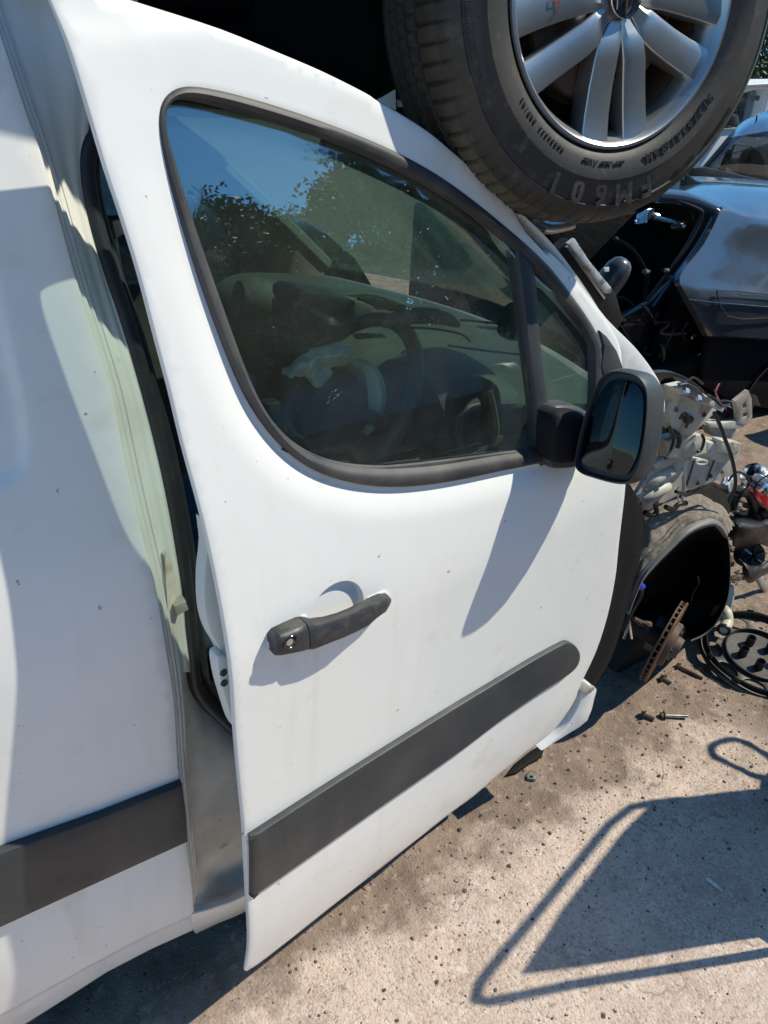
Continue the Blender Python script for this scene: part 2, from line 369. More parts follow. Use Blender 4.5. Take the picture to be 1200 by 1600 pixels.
def frame(o, x, z):                                # matrix with x axis and normal z
    z = Vector(z).normalized(); x = Vector(x); x = (x-z*x.dot(z)).normalized(); y = z.cross(x); m = Matrix.Identity(4)
    for i in range(3): m[i][0] = x[i]; m[i][1] = y[i]; m[i][2] = z[i]; m[i][3] = o[i]
    return m
def text_geo(s, size, depth):
    c = bpy.data.curves.new('lettering', 'FONT'); c.body = s; c.size = size; c.extrude = depth; c.align_x = 'CENTER'; c.align_y = 'CENTER'; c.resolution_u = 4; c.offset = size*.035
    o = bpy.data.objects.new('lettering', c); COL.objects.link(o); bpy.context.view_layer.update()
    me = bpy.data.meshes.new_from_object(o.evaluated_get(bpy.context.evaluated_depsgraph_get()))
    V = [tuple(v.co) for v in me.vertices]; F = [tuple(p.vertices) for p in me.polygons]
    bpy.data.objects.remove(o); bpy.data.curves.remove(c); bpy.data.meshes.remove(me); return V, F

# ------------------------------------------------------------------ ground
def ground_material():
    m = bpy.data.materials.new('yard_ground'); m.use_nodes = True; t = m.node_tree; n = t.nodes; L = t.links.new; p = n['Principled BSDF']
    geo = n.new('ShaderNodeNewGeometry'); pos = geo.outputs['Position']
    def ns(s, d=5, r=.6, vec=None):
        k = n.new('ShaderNodeTexNoise'); L(vec or pos, k.inputs['Vector']); k.inputs['Scale'].default_value = s; k.inputs['Detail'].default_value = d; k.inputs['Roughness'].default_value = r; return k.outputs['Fac']
    def mr(x, a, b, c=0, d=1):
        k = n.new('ShaderNodeMapRange'); L(x, k.inputs[0]); k.inputs[1].default_value = a; k.inputs[2].default_value = b; k.inputs[3].default_value = c; k.inputs[4].default_value = d; return k.outputs[0]
    def mix(a, b, f):
        k = n.new('ShaderNodeMix'); k.data_type = 'RGBA'; L(f, k.inputs[0])
        for i, x in ((6, a), (7, b)):
            if isinstance(x, tuple): k.inputs[i].default_value = (*x, 1)
            else: L(x, k.inputs[i])
        return k.outputs[2]
    def mth(op, a, b):
        k = n.new('ShaderNodeMath'); k.operation = op
        for i, x in enumerate((a, b)):
            if isinstance(x, (int, float)): k.inputs[i].default_value = x
            else: L(x, k.inputs[i])
        return k.outputs[0]
    sp = n.new('ShaderNodeSeparateXYZ'); L(pos, sp.inputs[0])
    vo = n.new('ShaderNodeTexVoronoi'); L(pos, vo.inputs['Vector']); vo.inputs['Scale'].default_value = 170; vo.inputs['Randomness'].default_value = 1
    sepc = n.new('ShaderNodeSeparateColor'); L(vo.outputs['Color'], sepc.inputs[0])
    conc = mix((.55,.43,.355), (.43,.325,.265), mr(ns(5), .42, .70))
    conc = mix(conc, (.63,.51,.435), mr(ns(26), .50, .68))
    conc = mix(conc, (.33,.25,.20), mth('MULTIPLY', mr(sepc.outputs[0], .72, .88), mr(ns(55), .44, .60)))
    conc = mix(conc, (.62,.54,.47), mth('MULTIPLY', mr(sepc.outputs[1], .78, .9), .6))
    conc = mix(conc, (.07,.05,.045), mr(ns(62, 2, .5), .685, .73))
    conc = mix(conc, (.22,.17,.14), mth('MULTIPLY', mr(ns(150, 3), .56, .68), .7))
    dirt = mix((.27,.20,.155), (.155,.115,.09), mr(ns(9), .42, .68))
    dirt = mix(dirt, (.40,.32,.26), mr(ns(38), .56, .72))
    dirt = mix(dirt, (.05,.04,.035), mr(ns(85, 2, .5), .68, .73))
    yy = mth('ADD', sp.outputs[1], mth('MULTIPLY', mth('SUBTRACT', ns(5), .5), .55))
    xx = mth('ADD', sp.outputs[0], mth('MULTIPLY', mth('SUBTRACT', ns(4), .5), .9))
    mask = mth('MAXIMUM', mr(yy, .80, .91), mr(xx, 1.75, 2.1))
    mask = mth('MAXIMUM', mask, mth('MULTIPLY', mr(ns(3.1), .58, .70), .35))
    col = mix(conc, dirt, mask)
    wp = n.new('ShaderNodeVectorMath'); wp.operation = 'ADD'; nv_ = n.new('ShaderNodeTexNoise'); L(pos, nv_.inputs['Vector']); nv_.inputs['Scale'].default_value = 5; nv_.inputs['Detail'].default_value = 4
    sc_v = n.new('ShaderNodeVectorMath'); sc_v.operation = 'SCALE'; L(nv_.outputs['Color'], sc_v.inputs[0]); sc_v.inputs['Scale'].default_value = .35; L(pos, wp.inputs[0]); L(sc_v.outputs[0], wp.inputs[1])
    v2 = n.new('ShaderNodeTexVoronoi'); v2.feature = 'DISTANCE_TO_EDGE'; L(wp.outputs[0], v2.inputs['Vector']); v2.inputs['Scale'].default_value = 1.7
    col = mix(col, (.12,.09,.075), mth('MULTIPLY', mr(v2.outputs['Distance'], .007, .002), mr(ns(2.3, 3), .48, .60)))   # fine cracks
    col = mix(col, (.20,.165,.14), mth('MULTIPLY', mr(ns(4.2, 5), .60, .74), .55))
    L(col, p.inputs['Base Color']); p.inputs['Roughness'].default_value = .9; p.inputs['Specular IOR Level'].default_value = .25
    h = mth('ADD', mth('MULTIPLY', ns(60, 6), .9), mth('ADD', mth('MULTIPLY', vo.outputs['Distance'], -.35), mth('MULTIPLY', ns(330, 3), .25)))
    b = n.new('ShaderNodeBump'); b.inputs['Strength'].default_value = .75; b.inputs['Distance'].default_value = .006; L(h, b.inputs['Height']); L(b.outputs[0], p.inputs['Normal'])
    return m
def gz(x, y):
    d = min(1.0, max(0.0, (y-.62)/.3)) if x < 1.7 else 1.0
    return noise.fractal(Vector((x*7, y*7, 1.3)), .9, 2.1, 5)*(.0025+.009*d)
def axis(lo, a, b, hi, st, g=1.22):
    mid = list(np.arange(a, b+1e-9, st)); L_ = []; x = a; s = st
    while x > lo: s *= g; x -= s; L_.append(x)
    R2 = []; x = b; s = st
    while x < hi: s *= g; x += s; R2.append(x)
    return L_[::-1]+mid+R2
gx = axis(-130, -.3, 3.6, 160, .014); gy = axis(-150, .1, 2.0, 160, .014)
V = [(x, y, gz(x, y) if -.6 < x < 5 and -.3 < y < 3 else 0) for x in gx for y in gy]; ny = len(gy)
F = [(i*ny+j, (i+1)*ny+j, (i+1)*ny+j+1, i*ny+j+1) for i in range(len(gx)-1) for j in range(ny-1)]
ob('ground', V, F, ground_material(), kind='structure', sharp=180)
ICO = None
def stone_geo(r, seed):
    rr = random.Random(seed); ph = (1+5**.5)/2
    P = [Vector(v).normalized() for v in ((-1,ph,0),(1,ph,0),(-1,-ph,0),(1,-ph,0),(0,-1,ph),(0,1,ph),(0,-1,-ph),(0,1,-ph),(ph,0,-1),(ph,0,1),(-ph,0,-1),(-ph,0,1))]
    Fc = [(0,11,5),(0,5,1),(0,1,7),(0,7,10),(0,10,11),(1,5,9),(5,11,4),(11,10,2),(10,7,6),(7,1,8),(3,9,4),(3,4,2),(3,2,6),(3,6,8),(3,8,9),(4,9,5),(2,4,11),(6,2,10),(8,6,7),(9,8,1)]
    s = (r*rr.uniform(.8, 1.4), r*rr.uniform(.7, 1.1), r*rr.uniform(.4, .8)); a = rr.uniform(0, 6.28); ca, sa = math.cos(a), math.sin(a)
    out = []
    for p in P:
        k = rr.uniform(.75, 1.15); x, y, z = p.x*s[0]*k, p.y*s[1]*k, p.z*s[2]*k; out.append((x*ca-y*sa, x*sa+y*ca, z))
    return out, Fc
base_st = [stone_geo(1, s) for s in range(14)]
def scatter(name, n, rng, mt, area, label, seed, dens=None):
    rr = random.Random(seed); parts = []; k = 0
    while k < n:
        x = rr.uniform(*area[0]); y = rr.uniform(*area[1])
        if dens and rr.random() > dens(x, y): continue
        g = base_st[rr.randrange(14)]; r = rng[0]*(rng[1]/rng[0])**(rr.random()**2.2); k += 1
        z = gz(x, y)+r*.22; parts.append(([(v[0]*r+x, v[1]*r+y, v[2]*r+z) for v in g[0]], g[1]))
    V, F = join(parts); return ob(name, V, F, mt, kind='stuff', label=label, cat='gravel', sharp=30)
dd = lambda x, y: .25 + .75*min(1, max(0, (y-.6)/.3)) if x < 1.7 else 1.0
scatter('gravel', 3800, (.0012, .0055), 'pebble', ((.1, 3.2), (.3, 1.6)), 'small pale stones scattered over the dirt and worn concrete', 5, dd)
scatter('dirt_crumbs', 1500, (.0012, .006), 'clod', ((.3, 3.2), (.35, 1.5)), 'dark crumbs of dirt scattered beside the open van door', 9, dd)

scatter('dirt_lumps', 260, (.0025, .0075), 'clod', ((.75, 2.5), (.80, 1.25)), 'coarser dark lumps of soil lying near the wheel arch and the sill', 23)

# ------------------------------------------------------------------ the white van
van = thing('cargo_van', 'white panel van with its front door ajar and its front wing stripped off', 'van', (.9, 1.75, 0))
# --- flank behind the door, traced edge of the aperture
EDGE = [(-20,-8),(-6,30),(46,186),(57,212),(83,302),(116,420),(144,516),(175,612),(192,698),(225,846),(242,908),(261,1015),(273,1093),(278,1178),(281,1214),(292,1313),(301,1386),(304,1425)]
e2 = px(EDGE, Bxz, 0); zt = 1.78
edge = [(e2[0][0]-.006, zt+.05)]+[tuple(p) for p in cr([e2[0]]+e2[1:], 5, False)]
sill = px([(304,1458),(236,1489),(169,1524),(110,1562),(53,1598),(-30,1650)], Bxz, 0)
side = edge+[(sill[0][0], sill[0][1]+.012), sill[0]]+[tuple(p) for p in sill[1:]]+[(-1.9, .155), (-1.9, zt+.06), (.13, zt+.06)]
DENT = np.array(px([(-60,380),(-10,385),(10,470),(30,560),(46,640),(52,700),(40,745),(0,772),(-60,790)], Bxz, 3))
CREASE = np.array([Bxz(304, 1429), Bxz(225, 1465), Bxz(140, 1510), Bxz(0, 1588)])
def flank_feat(Q):
    f = np.zeros(len(Q)); ins = inside(Q, DENT); d = distpoly(Q, DENT)     # pressed swage of the load bay
    f -= np.where(ins, .007*np.clip(d/.022, 0, 1)**2*(3-2*np.clip(d/.022, 0, 1)), 0)
    zc = np.interp(Q[:, 0], [CREASE[3][0], CREASE[2][0], CREASE[1][0], CREASE[0][0]], [CREASE[3][1], CREASE[2][1], CREASE[1][1], CREASE[0][1]])
    t = np.clip((zc-Q[:, 1])/.016, 0, 1); f += -.006*t*(2-t)
    return f
ex = [(x, z) for x in np.arange(-.3, .24, .006) for z in np.arange(.13, .36, .006)]
DI = ccw([tuple(p) for p in DENT])
for d_ in (-.004, .001, .006, .011, .016, .021, .026): ex += [tuple(p) for p in inset(DI, d_)]
slab('side_panel', side, s_body, 'white', van, top=0, bot=-.016, r=.004, grid=.022, feat=flank_feat, extra=ex)
# --- stepped door aperture (folded edges, then the recessed pillar face up to the rubber seal)
SEAL = [(95,-40),(105,40),(142,195),(129,228),(124,261),(129,307),(144,370),(164,436),(184,494),(201,549),(242,700),(263,800),(274,870),(284,953),(291,1025),(297,1070),(318,1101),(366,1146)]
def sm(a, k=2):
    for _ in range(k): a = np.r_[a[0], (a[:-2]+2*a[1:-1]+a[2:])/4, a[-1]]
    return a
ya = np.linspace(-10, 1425, 48); xa = sm(np.interp(ya, [p[1] for p in EDGE], [p[0] for p in EDGE]))
ka = np.interp(ya, [0, 850, 1425], [1, .95, .45])
def fold(off, dep): return [B(x+off*k, y, dep) for x, y, k in zip(xa, ya, ka)]
loft('aperture_fold', [fold(-3, .007), fold(-.5, .010), fold(.5, .014), fold(5.5, .016), fold(7, .024), fold(8.5, .0245), fold(13, .026), fold(14.5, .036), fold(19, .037)], 'jamb', van, d=(.001, .006, 0), nu=2, nv=2)
yb = np.linspace(-10, 1050, 34); xe = sm(np.interp(yb, [p[1] for p in EDGE], [p[0] for p in EDGE])); kb = np.interp(yb, [0, 850, 1425], [1, .95, .45])
xs_ = sm(np.interp(yb, [-40,60,130,195,228,261,307,370,436,494,549,700,800,870,953,1025,1070], [215,186,164,145,133,127,129,144,164,184,201,242,263,274,284,291,297]), 3)
def face(t, dep): return [B(xe_+18*k+(xs-xe_-18*k+12)*t, y, dep) for xe_, xs, y, k in zip(xe, xs_, yb, kb)]
loft('pillar_face', [face(0, .0365), face(.12, .040), face(.30, .050), face(.52, .053), face(.66, .060), face(.78, .062), face(1.0, .082)], 'jamb', van, d=(0, .008, 0), nu=2, nv=3)
low = [[(258,860),(274,900),(290,1040),(310,1098),(345,1130),(440,1190)],
       [(262,950),(276,990),(294,1110),(318,1150),(350,1170),(450,1220)],
       [(272,1060),(282,1110),(302,1200),(325,1225),(360,1240),(460,1250)],
       [(284,1190),(293,1230),(307,1290),(330,1300),(366,1300),(462,1268)],
       [(292,1290),(298,1320),(308,1345),(332,1365),(370,1362),(466,1310)],
       [(299,1380),(303,1392),(311,1392),(336,1396),(374,1384),(470,1334)],
       [(301,1410),(304,1414),(312,1412),(340,1407),(376,1393),(472,1340)]]
dp = [[.034,.05,.07,.075,.08,.08],[.032,.042,.052,.055,.058,.06],[.030,.038,.046,.048,.050,.05],[.030,.034,.042,.045,.046,.046],[.028,.032,.046,.054,.056,.056],[.020,.026,.030,.028,.028,.028],[.012,.014,.010,.006,.006,.006]]
loft('pillar_foot', [[B(x, y, dd_) for (x, y), dd_ in zip(r, q)] for r, q in zip(low, dp)], 'groundlitjamb', van, d=(0, .006, 0), nu=6, nv=5)
# door sill lip running forward under the door
sl = [[B(300,1424,.004), B(340,1412,.004), B(388,1392,.004), B(520,1318,.004), B(760,1168,.0), B(860,1108,.0)],
      [B(300,1432,-.003), B(340,1420,-.003), B(388,1400,-.003), B(520,1326,-.003), B(760,1178,-.003), B(862,1118,-.003)],
      [B(302,1452,.001), B(340,1436,.001), B(388,1414,.001), B(520,1344,.001), B(760,1200,.001), B(864,1134,.001)],
      [B(306,1459,.02), B(340,1443,.02), B(390,1421,.02), B(520,1352,.02), B(760,1208,.02), B(866,1140,.02)]]
loft('door_sill', sl, 'white', van, d=(0, .012, 0), nu=6, nv=4)
# rubber seal
sp_ = [B(x+9, y, .070) for x, y in SEAL]; sp_ = cr(sp_, 5, False)
V, F = tube_geo(sp_, .013, 10); ob('door_seal', V, F, 'seal', van)
sp2 = [B(x+20, y+2, .092) for x, y in SEAL]; tube('inner_seal', cr(sp2, 5, False), .010, 'seal', van, 8)
tr = [[B(x+22, y, .080) for x, y in SEAL[2:16]], [B(x+32, y, .11) for x, y in SEAL[2:16]], [B(x+30, y, .16) for x, y in SEAL[2:16]]]
loft('pillar_trim', tr, 'dashdark', van, d=(-.004, .004, 0), nu=4, nv=3)
# striker plate and bolts on the pillar
slab('door_striker', px([(268,940),(286,932),(290,945),(272,955)], Bxz, 0, dep=.045), s_body, 'cream', van, top=-.030, bot=-.05, r=.002)
# rub strip of the flank
strip = px([(-140,1372),(0,1321),(150,1268),(281,1217),(287,1262),(290,1306),(230,1333),(90,1396),(0,1437),(-140,1500)], Bxz, 0)
slab('rub_strip', strip+[(-1.6,.52),(-1.6,.65)] if False else strip, s_body, 'plastic', van, top=.016, bot=-.001, r=.005, grid=.03)
# roof, far side, floor, bulkhead
YF = 2.62
rf = []
for x in np.linspace(-1.9, .56, 24):
    q = .05-min(1, max(0, (x-.24)/.10))*.08-max(0, x-.30)*.20; rf.append([(x, Y0+profB(1.79)+.004, 1.775+q), (x, Y0+.18, 1.782+q), (x, Y0+.32, 1.785+q), (x, 1.75, 1.79+q), (x, YF-.32, 1.785+q), (x, YF-.16, 1.775+q)])
loft('roof', rf, 'white', van, d=(0, 0, -.02), nu=3, nv=1)
loft('headlining', [[(x, y, 1.66) for y in (1.12, 1.5, 2.0, 2.42)] for x in (-.1, .2, .52)], 'headlining', van, d=(0, 0, .01), nu=2, nv=2)
def pane_box(name, cx, cy, cz, sx, sy, sz, mt, par, b=.01, rot=0, **k):
    return ob(name, *xf(box_geo(sx, sy, sz, b), Matrix.Translation((cx, cy, cz)) @ Matrix.Rotation(rot, 4, 'Z')), mt, par, **k)
pane_box('cab_floor', .62, 1.80, .36, 1.4, 1.5, .05, 'dark', van)
pane_box('bulkhead', -.12, 1.76, .98, .03, 1.56, 1.2, 'dash', van)
# far flank with the passenger window opening
farflank = [(-1.9,.2),(1.30,.2),(1.36,1.12),(1.05,1.42),(.62,1.74),(-1.9,1.79)]
farwin = [(.02,1.12),(1.02,1.10),(.96,1.30),(.58,1.62),(.06,1.66)]
slab('far_side_panel', farflank, lambda x, z, o: (x, YF-.95*prof(z)-o, z), 'trim', van, top=.03, bot=-.02, r=.004, holes=[farwin], grid=.08)
slab('far_window', farwin, lambda x, z, o: (x, YF-.95*prof(z)-o, z), 'screen', van, top=.004, bot=0, r=.001, grid=.08)
# windscreen and pillars
AP = [(900,452),(862,410),(800,330),(720,262),(650,205),(590,168)]
near = [np.array([1.33,1.00,1.135]), np.array([1.14,.985,1.31]), np.array([.90,1.00,1.505]), np.array([.76,1.03,1.585]), np.array([.60,1.07,1.65])]
rows = []
for p in near:
    row = []
    for t in np.linspace(0, 1, 7):
        bow = .20*math.sin(math.pi*t); y = p[1]+.02+t*(2*(1.755-p[1])-.04); row.append((p[0]+bow, y, p[2]+.02*math.sin(math.pi*t)))
    rows.append(row)
loft('windscreen', rows, 'screen', van, d=(.003, 0, .003), nu=4, nv=4)
fp = [(p[0]+.0, 2*1.755-p[1], p[2]) for p in near]
tube('far_pillar', cr(fp, 4, False), .032, 'trim', van, 8)
tube('near_pillar', cr([(p[0]-.02, p[1]+.03, p[2]-.01) for p in near], 4, False), .024, 'dashdark', van, 8)
# white outer pillar and scuttle corner seen in front of the door
ap = [(850,392),(872,408),(905,445),(945,497),(988,540),(1015,575),(1029,602),(1034,640),(1010,660),(960,650),(955,570),(930,520),(890,470),(850,425)]
slab('windscreen_pillar', px(ap, Axz(.975), 3), s_plane(.975), 'white', van, top=.012, bot=-.03, r=.008, grid=.02)
cw = [(1018,583),(1045,580),(1072,590),(1092,604),(1106,620),(1100,618),(1082,604),(1060,592),(1036,590),(1024,600)]
slab('scuttle_edge', px(cw, Axz(1.06), 3), s_plane(1.06), 'black', van, top=.006, bot=-.01, r=.002)

# --- interior
Yc = 1.755
dl = []
for y in (1.00,1.04,1.10,1.20,1.28,1.40,1.52,1.64,1.75,1.90,2.1,2.3,2.42,2.47):
    hood = .05*math.exp(-((y-1.26)/.14)**2)+.045*math.exp(-((y-1.75)/.10)**2); bow = .17*math.sin(math.pi*min(1, max(0, (y-1.0)/1.5)))
    end = .02 if y in (1.00, 2.47) else 0
    dl.append([(1.0,y,.50),(.90,y,.80),(.845+end,y,.98),(.84+end-hood*.6,y,1.08-end),(.88,y,1.125+hood-end),(.97,y,1.14+hood*.8),(1.10,y,1.135+hood*.3),(1.28+bow*.7,y,1.115),(1.35+bow,y,1.10)])
loft('dashboard', [r[3:] for r in dl], 'dash', van, d=(.01, 0, -.01), nu=4, nv=3)
loft('dash_fascia', [r[:4] for r in dl], 'dashdark', van, d=(.01, 0, -.003), nu=4, nv=3)
dash = bpy.data.objects['dashboard']
pane_box('centre_screen', .86, 1.74, 1.165, .06, .30, .10, 'dashdark', dash, .015)
pane_box('centre_stack', .86, 1.75, .90, .10, .34, .42, 'dashdark', dash, .03)
for yy_, zz in ((1.06,1.04),(1.60,1.05),(1.88,1.05),(2.38,1.05)):
    V, F = lathe_geo([(.0,.004),(.030,.004),(.034,.010),(.040,.010),(.044,0)], 24); ob('air_vent', V, F, 'dashdark', dash, M4=frame((.835, yy_, zz), (0, 1, 0), (-1, 0, .2)))
tube('instrument_hood_edge', [A(x, y, 1.20) for x, y in ((598,508),(612,500),(640,494),(676,494),(700,499),(716,508))], [.008,.013,.016,.016,.013,.006], 'headlining', van, 10, n=4)
hd = [[(.86,1.245+.15*math.cos(a),1.10+.11*math.sin(a)), (.97,1.245+.16*math.cos(a),1.11+.115*math.sin(a)), (1.08,1.245+.15*math.cos(a),1.09+.08*math.sin(a))] for a in np.linspace(.1, math.pi-.1, 11)]
loft('instrument_hood', hd, 'dash', van, d=(0, 0, -.004), nu=3, nv=2)
tube('passenger_airbag_roll', [A(x, y, 2.05) for x, y in ((372,466),(400,470),(430,478),(462,488))], [.05,.07,.07,.055], 'dash', van, 14, n=3)
tube('roll_end', [A(462,488,2.04), A(472,490,2.02)], .042, 'dark', van, 12)
pp2 = lambda name, pts, Y, mt, top=.01, bot=-.03, r=.004: slab(name, px(pts, Axz(Y), 2), s_plane(Y), mt, van, top=top, bot=bot, r=r)
pp2('dash_pod', [(452,458),(480,452),(545,466),(549,500),(500,508),(470,500),(456,480)], 1.72, 'dashdark', .02, -.10, .01)
pp2('dash_pod_side', [(549,468),(578,477),(583,489),(560,494),(549,498)], 1.70, 'trim', .02, -.06, .006)
tube('demister_vent', [A(x, y, 1.75) for x, y in ((522,466),(550,460),(590,462),(622,474),(640,486))], .006, 'headlining', van, 8, n=4)
pp2('demister_grille', [(560,464),(592,466),(606,476),(600,484),(572,480)], 1.70, 'dashdark', .006, -.01, .003)
pp2('dash_wedge', [(598,482),(608,470),(632,476),(640,484),(616,486)], 1.60, 'dark', .01, -.02, .004)
for pts in (((640,512),(680,514),(720,522),(735,534)), ((720,500),(790,508),(860,530),(905,560)), ((700,540),(760,548),(830,556))):
    tube('dash_seam', [A(x, y, 1.05) for x, y in pts], .0022, 'dark', van, 6, n=3)
pane_box('instrument_cluster', .93, 1.245, 1.13, .03, .26, .13, 'dark', dash, .01)
# steering wheel
sw = sub_empty('steering_wheel', van)
tl = R_(35.4); swn = (-math.cos(tl), 0, math.sin(tl)); SWM = frame((.701, 1.2365, 1.148), (0, -1, 0), swn)
V, F = tube_geo([(.19*math.cos(a), .19*math.sin(a), 0) for a in np.linspace(0, 2*math.pi, 65)], .0155, 12, False); ob('rim', V, F, 'wheelrim', sw, M4=SWM)
hubo = [(-.075,-.05),(-.05,-.085),(0,-.095),(.05,-.085),(.075,-.05),(.07,.02),(.045,.055),(0,.062),(-.045,.055),(-.07,.02)]
slab('hub_cover', [tuple(p) for p in cr(hubo, 3)], lambda a, b, o: tuple(SWM @ Vector((a, b, o))), 'dashdark', sw, top=.03, bot=-.03, r=.012)
for x0, y0_, x1, y1_ in ((.06,0,.18,.02),(-.06,0,-.18,.02),(.035,-.08,.06,-.178),(-.035,-.08,-.06,-.178)):
    V, F = tube_geo([(x0,y0_,-.004),(x1,y1_,0)], [.017,.011], 8); ob('spoke', V, F, 'dashdark', sw, M4=SWM)
lion = [(-.016,-.012),(-.010,-.002),(-.014,.006),(-.006,.010),(.004,.004),(.010,.012),(.015,.018),(.012,.008),(.006,-.002),(.010,-.010),(.018,-.014)]
for pth in (lion, [(-.006,.010),(-.002,.018),(.004,.020)], [(-.010,-.002),(-.004,-.010),(-.006,-.018)]):
    V, F = tube_geo([tuple(q)+(.032,) for q in cr(pth, 4, False)], .0016, 6); ob('emblem', V, F, 'chrome', sw, M4=SWM)
V, F = tube_geo([(.72,1.2365,1.13),(.86,1.2365,1.03),(1.0,1.2365,.95)], .045, 12); ob('steering_column', V, F, 'dashdark', van)
for s in (-1, 1): tube('stalk', [(.76,1.2365,1.10),(.75,1.2365+s*.09,1.12),(.735,1.2365+s*.15,1.125)], .007, 'dashdark', van, 8)
# burst airbag flap and crumpled cloth
YA = 1.15
fl = [[(553,572),(566,574),(574,590),(578,620),(574,650),(567,674),(566,672)],
      [(556,566),(578,574),(592,596),(597,625),(592,652),(578,676),(569,678)],
      [(557,562),(582,568),(600,594),(604,626),(598,650),(584,672),(573,681)]]
fr_ = [[A(x, y, YA+o) for x, y in r] for r, o in zip(fl, (.015, -.012, .02))]
loft('airbag_flap', fr_, 'pillow', van, d=(0, .008, 0), nu=6, nv=5)
def crumple(g, amp, sc_=22):
    V = [tuple(Vector(v)+Vector((noise.noise(Vector(v)*sc_), noise.noise(Vector(v)*sc_+Vector((9, 0, 0))), noise.noise(Vector(v)*sc_+Vector((0, 9, 0)))))*amp) for v in g[0]]
    return V, g[1]
ab = [[(448,581),(462,564),(484,550),(508,542),(530,538),(548,546)],
      [(450,586),(470,570),(490,560),(510,556),(532,552),(550,554)],
      [(458,588),(474,582),(486,590),(504,572),(524,566),(545,562)],
      [(470,585),(484,598),(498,606),(512,588),(522,574),(540,570)]]
arr = [[A(x, y, 1.17+o+.012*(i % 2)) for i, (x, y) in enumerate(r)] for r, o in zip(ab, (.03, -.01, .012, .03))]
V, F = crumple(shell(loft_geo(arr, 8, 8), (0, .003, 0)), .010, 38); ob('burst_airbag', V, F, 'airbag', van, sharp=60)
# seat, gear lever, small mirror bracket on the dash, door card
st = sub_empty('driver_seat', van)
def cushion(name, c, s, ry, mt, par, wv=.25):
    n = 10; V = []; F = []; g = []
    for face in range(6):
        ax = face//2; sg = 1 if face % 2 else -1; o = len(V)
        for i in range(n+1):
            for j in range(n+1):
                q = [0, 0, 0]; q[ax] = sg; q[(ax+1) % 3] = (2*i/n-1); q[(ax+2) % 3] = (2*j/n-1)*sg
                v = Vector([(abs(t)**1.0)*(1 if t >= 0 else -1) for t in q]); L4 = sum(abs(t)**6 for t in q)**(1/6); v = v/L4
                V.append((v.x*s[0], v.y*s[1], v.z*s[2]))
        for i in range(n):
            for j in range(n): a = o+i*(n+1)+j; F.append((a, a+n+1, a+n+2, a+1))
    return ob(name, V, F, mt, par, M4=Matrix.Translation(c) @ Matrix.Rotation(ry, 4, 'Y'))
cushion('seat_cushion', (.42, 1.28, .86), (.27, .25, .075), R_(-8), 'seat', st)
cushion('seat_back', (.05, 1.28, 1.20), (.065, .25, .30), R_(-16), 'seat', st)
cushion('seat_bolster', (.42, 1.06, .90), (.25, .045, .07), R_(-8), 'seat', st)
cushion('seat_base', (.42, 1.28, .58), (.24, .22, .20), 0, 'dark', st)
tube('gear_lever', [(.74,1.62,.80),(.70,1.60,.98)], .008, 'dashdark', van, 8)
cushion('gear_knob', (.695, 1.598, 1.0), (.022, .022, .03), 0, 'dashdark', van)
slab('dash_bracket', px([(780,520),(790,482),(815,470),(832,480),(836,505),(815,525),(800,532)], Axz(1.10), 3), s_plane(1.10), 'dark', van, top=.006, bot=-.006, r=.002)
slab('dash_end_trim', px([(700,640),(712,600),(745,588),(775,602),(781,640),(778,700),(768,704),(752,690),(757,640),(745,620),(722,640),(712,690)], Axz(1.03), 3), s_plane(1.03), 'dashdark', van, top=.006, bot=-.01, r=.003)
tube('seat_belt_guide', [A(x, y, 1.00) for x, y in ((765,610),(772,640),(776,672),(770,695))], .006, 'dash', van, 8, n=3)
tube('belt_reel_rod', [B(176,360,.22), B(190,440,.24)], .005, 'cream', van, 6)
slab('belt_bracket', px([(172,345),(192,340),(198,360),(178,372)], Axz(1.16), 0), s_plane(1.16), 'cream', van, top=.01, bot=0, r=.003)

# ------------------------------------------------------------------ the open door
ROUT = [(81,0),(105,61),(131,144),(166,262),(192,341),(219,429),(245,529),(267,612),(287,696),(318,812),(340,914),(360,1032),(368,1139),(376,1234),(382,1297),(387,1403),(390,1476),(387,1505),(385,1518),
        (386,1521),(392,1519),(420,1500),(520,1420),(610,1349),(700,1277),(742,1246),(783,1210),(825,1176),(842,1163),
        (862,1147),(884,1119),(901,1090),(909,1067),(932,1018),(950,962),(962,903),(967,857),(973,805),(978,758),(981,700),(978,640),(973,580),(971,550),(962,524),(937,487),(905,447),(881,420),(867,410),
        (822,361),(802,327),(770,297),(740,265),(702,232),(672,207),(640,186),(617,172),(590,157),(572,145),(506,112),(436,82),(345,45),(240,10),(150,-18),(90,-33),(73,-37),(68,-34),(70,-26)]
door_o = px(ROUT, D, 3)
WOUT = [(273,134),(300,130),(350,139),(432,161),(542,200),(652,246),(724,296),(790,351),(845,398),(867,422),(900,466),(934,514),(943,540),(943,578),(942,640),(935,690),(900,716),(845,725),(790,736),(735,750),(658,763),(597,765),(537,755),(487,736),(443,703),(405,653),(377,604),(344,521),(311,433),(284,351),(259,263),(244,191),(249,156)]
win_o = np.array(ccw(px(WOUT, D, 4)))
for _ in range(14): win_o = (np.roll(win_o, 1, 0)+2*win_o+np.roll(win_o, -1, 0))/4
win_o = [tuple(p) for p in win_o]
GLS = [(281,157),(300,157),(350,167),(432,191),(542,227),(625,266),(707,312),(762,351),(812,395),(822,480),(833,600),(845,700),(841,706),(790,711),(707,722),(625,731),(570,733),(515,722),(476,703),(443,675),(416,637),(388,576),(361,499),(328,406),(300,323),(273,235),(261,191),(265,170)]
gls = ccw(px(GLS, D, 4))
QGL = [(833,412),(862,445),(902,501),(923,529),(927,557),(925,640),(918,690),(870,695),(862,690),(856,627),(846,530),(836,450)]
qgl = ccw(px(QGL, D, 3))
BC = np.array(D(527, 956)); 
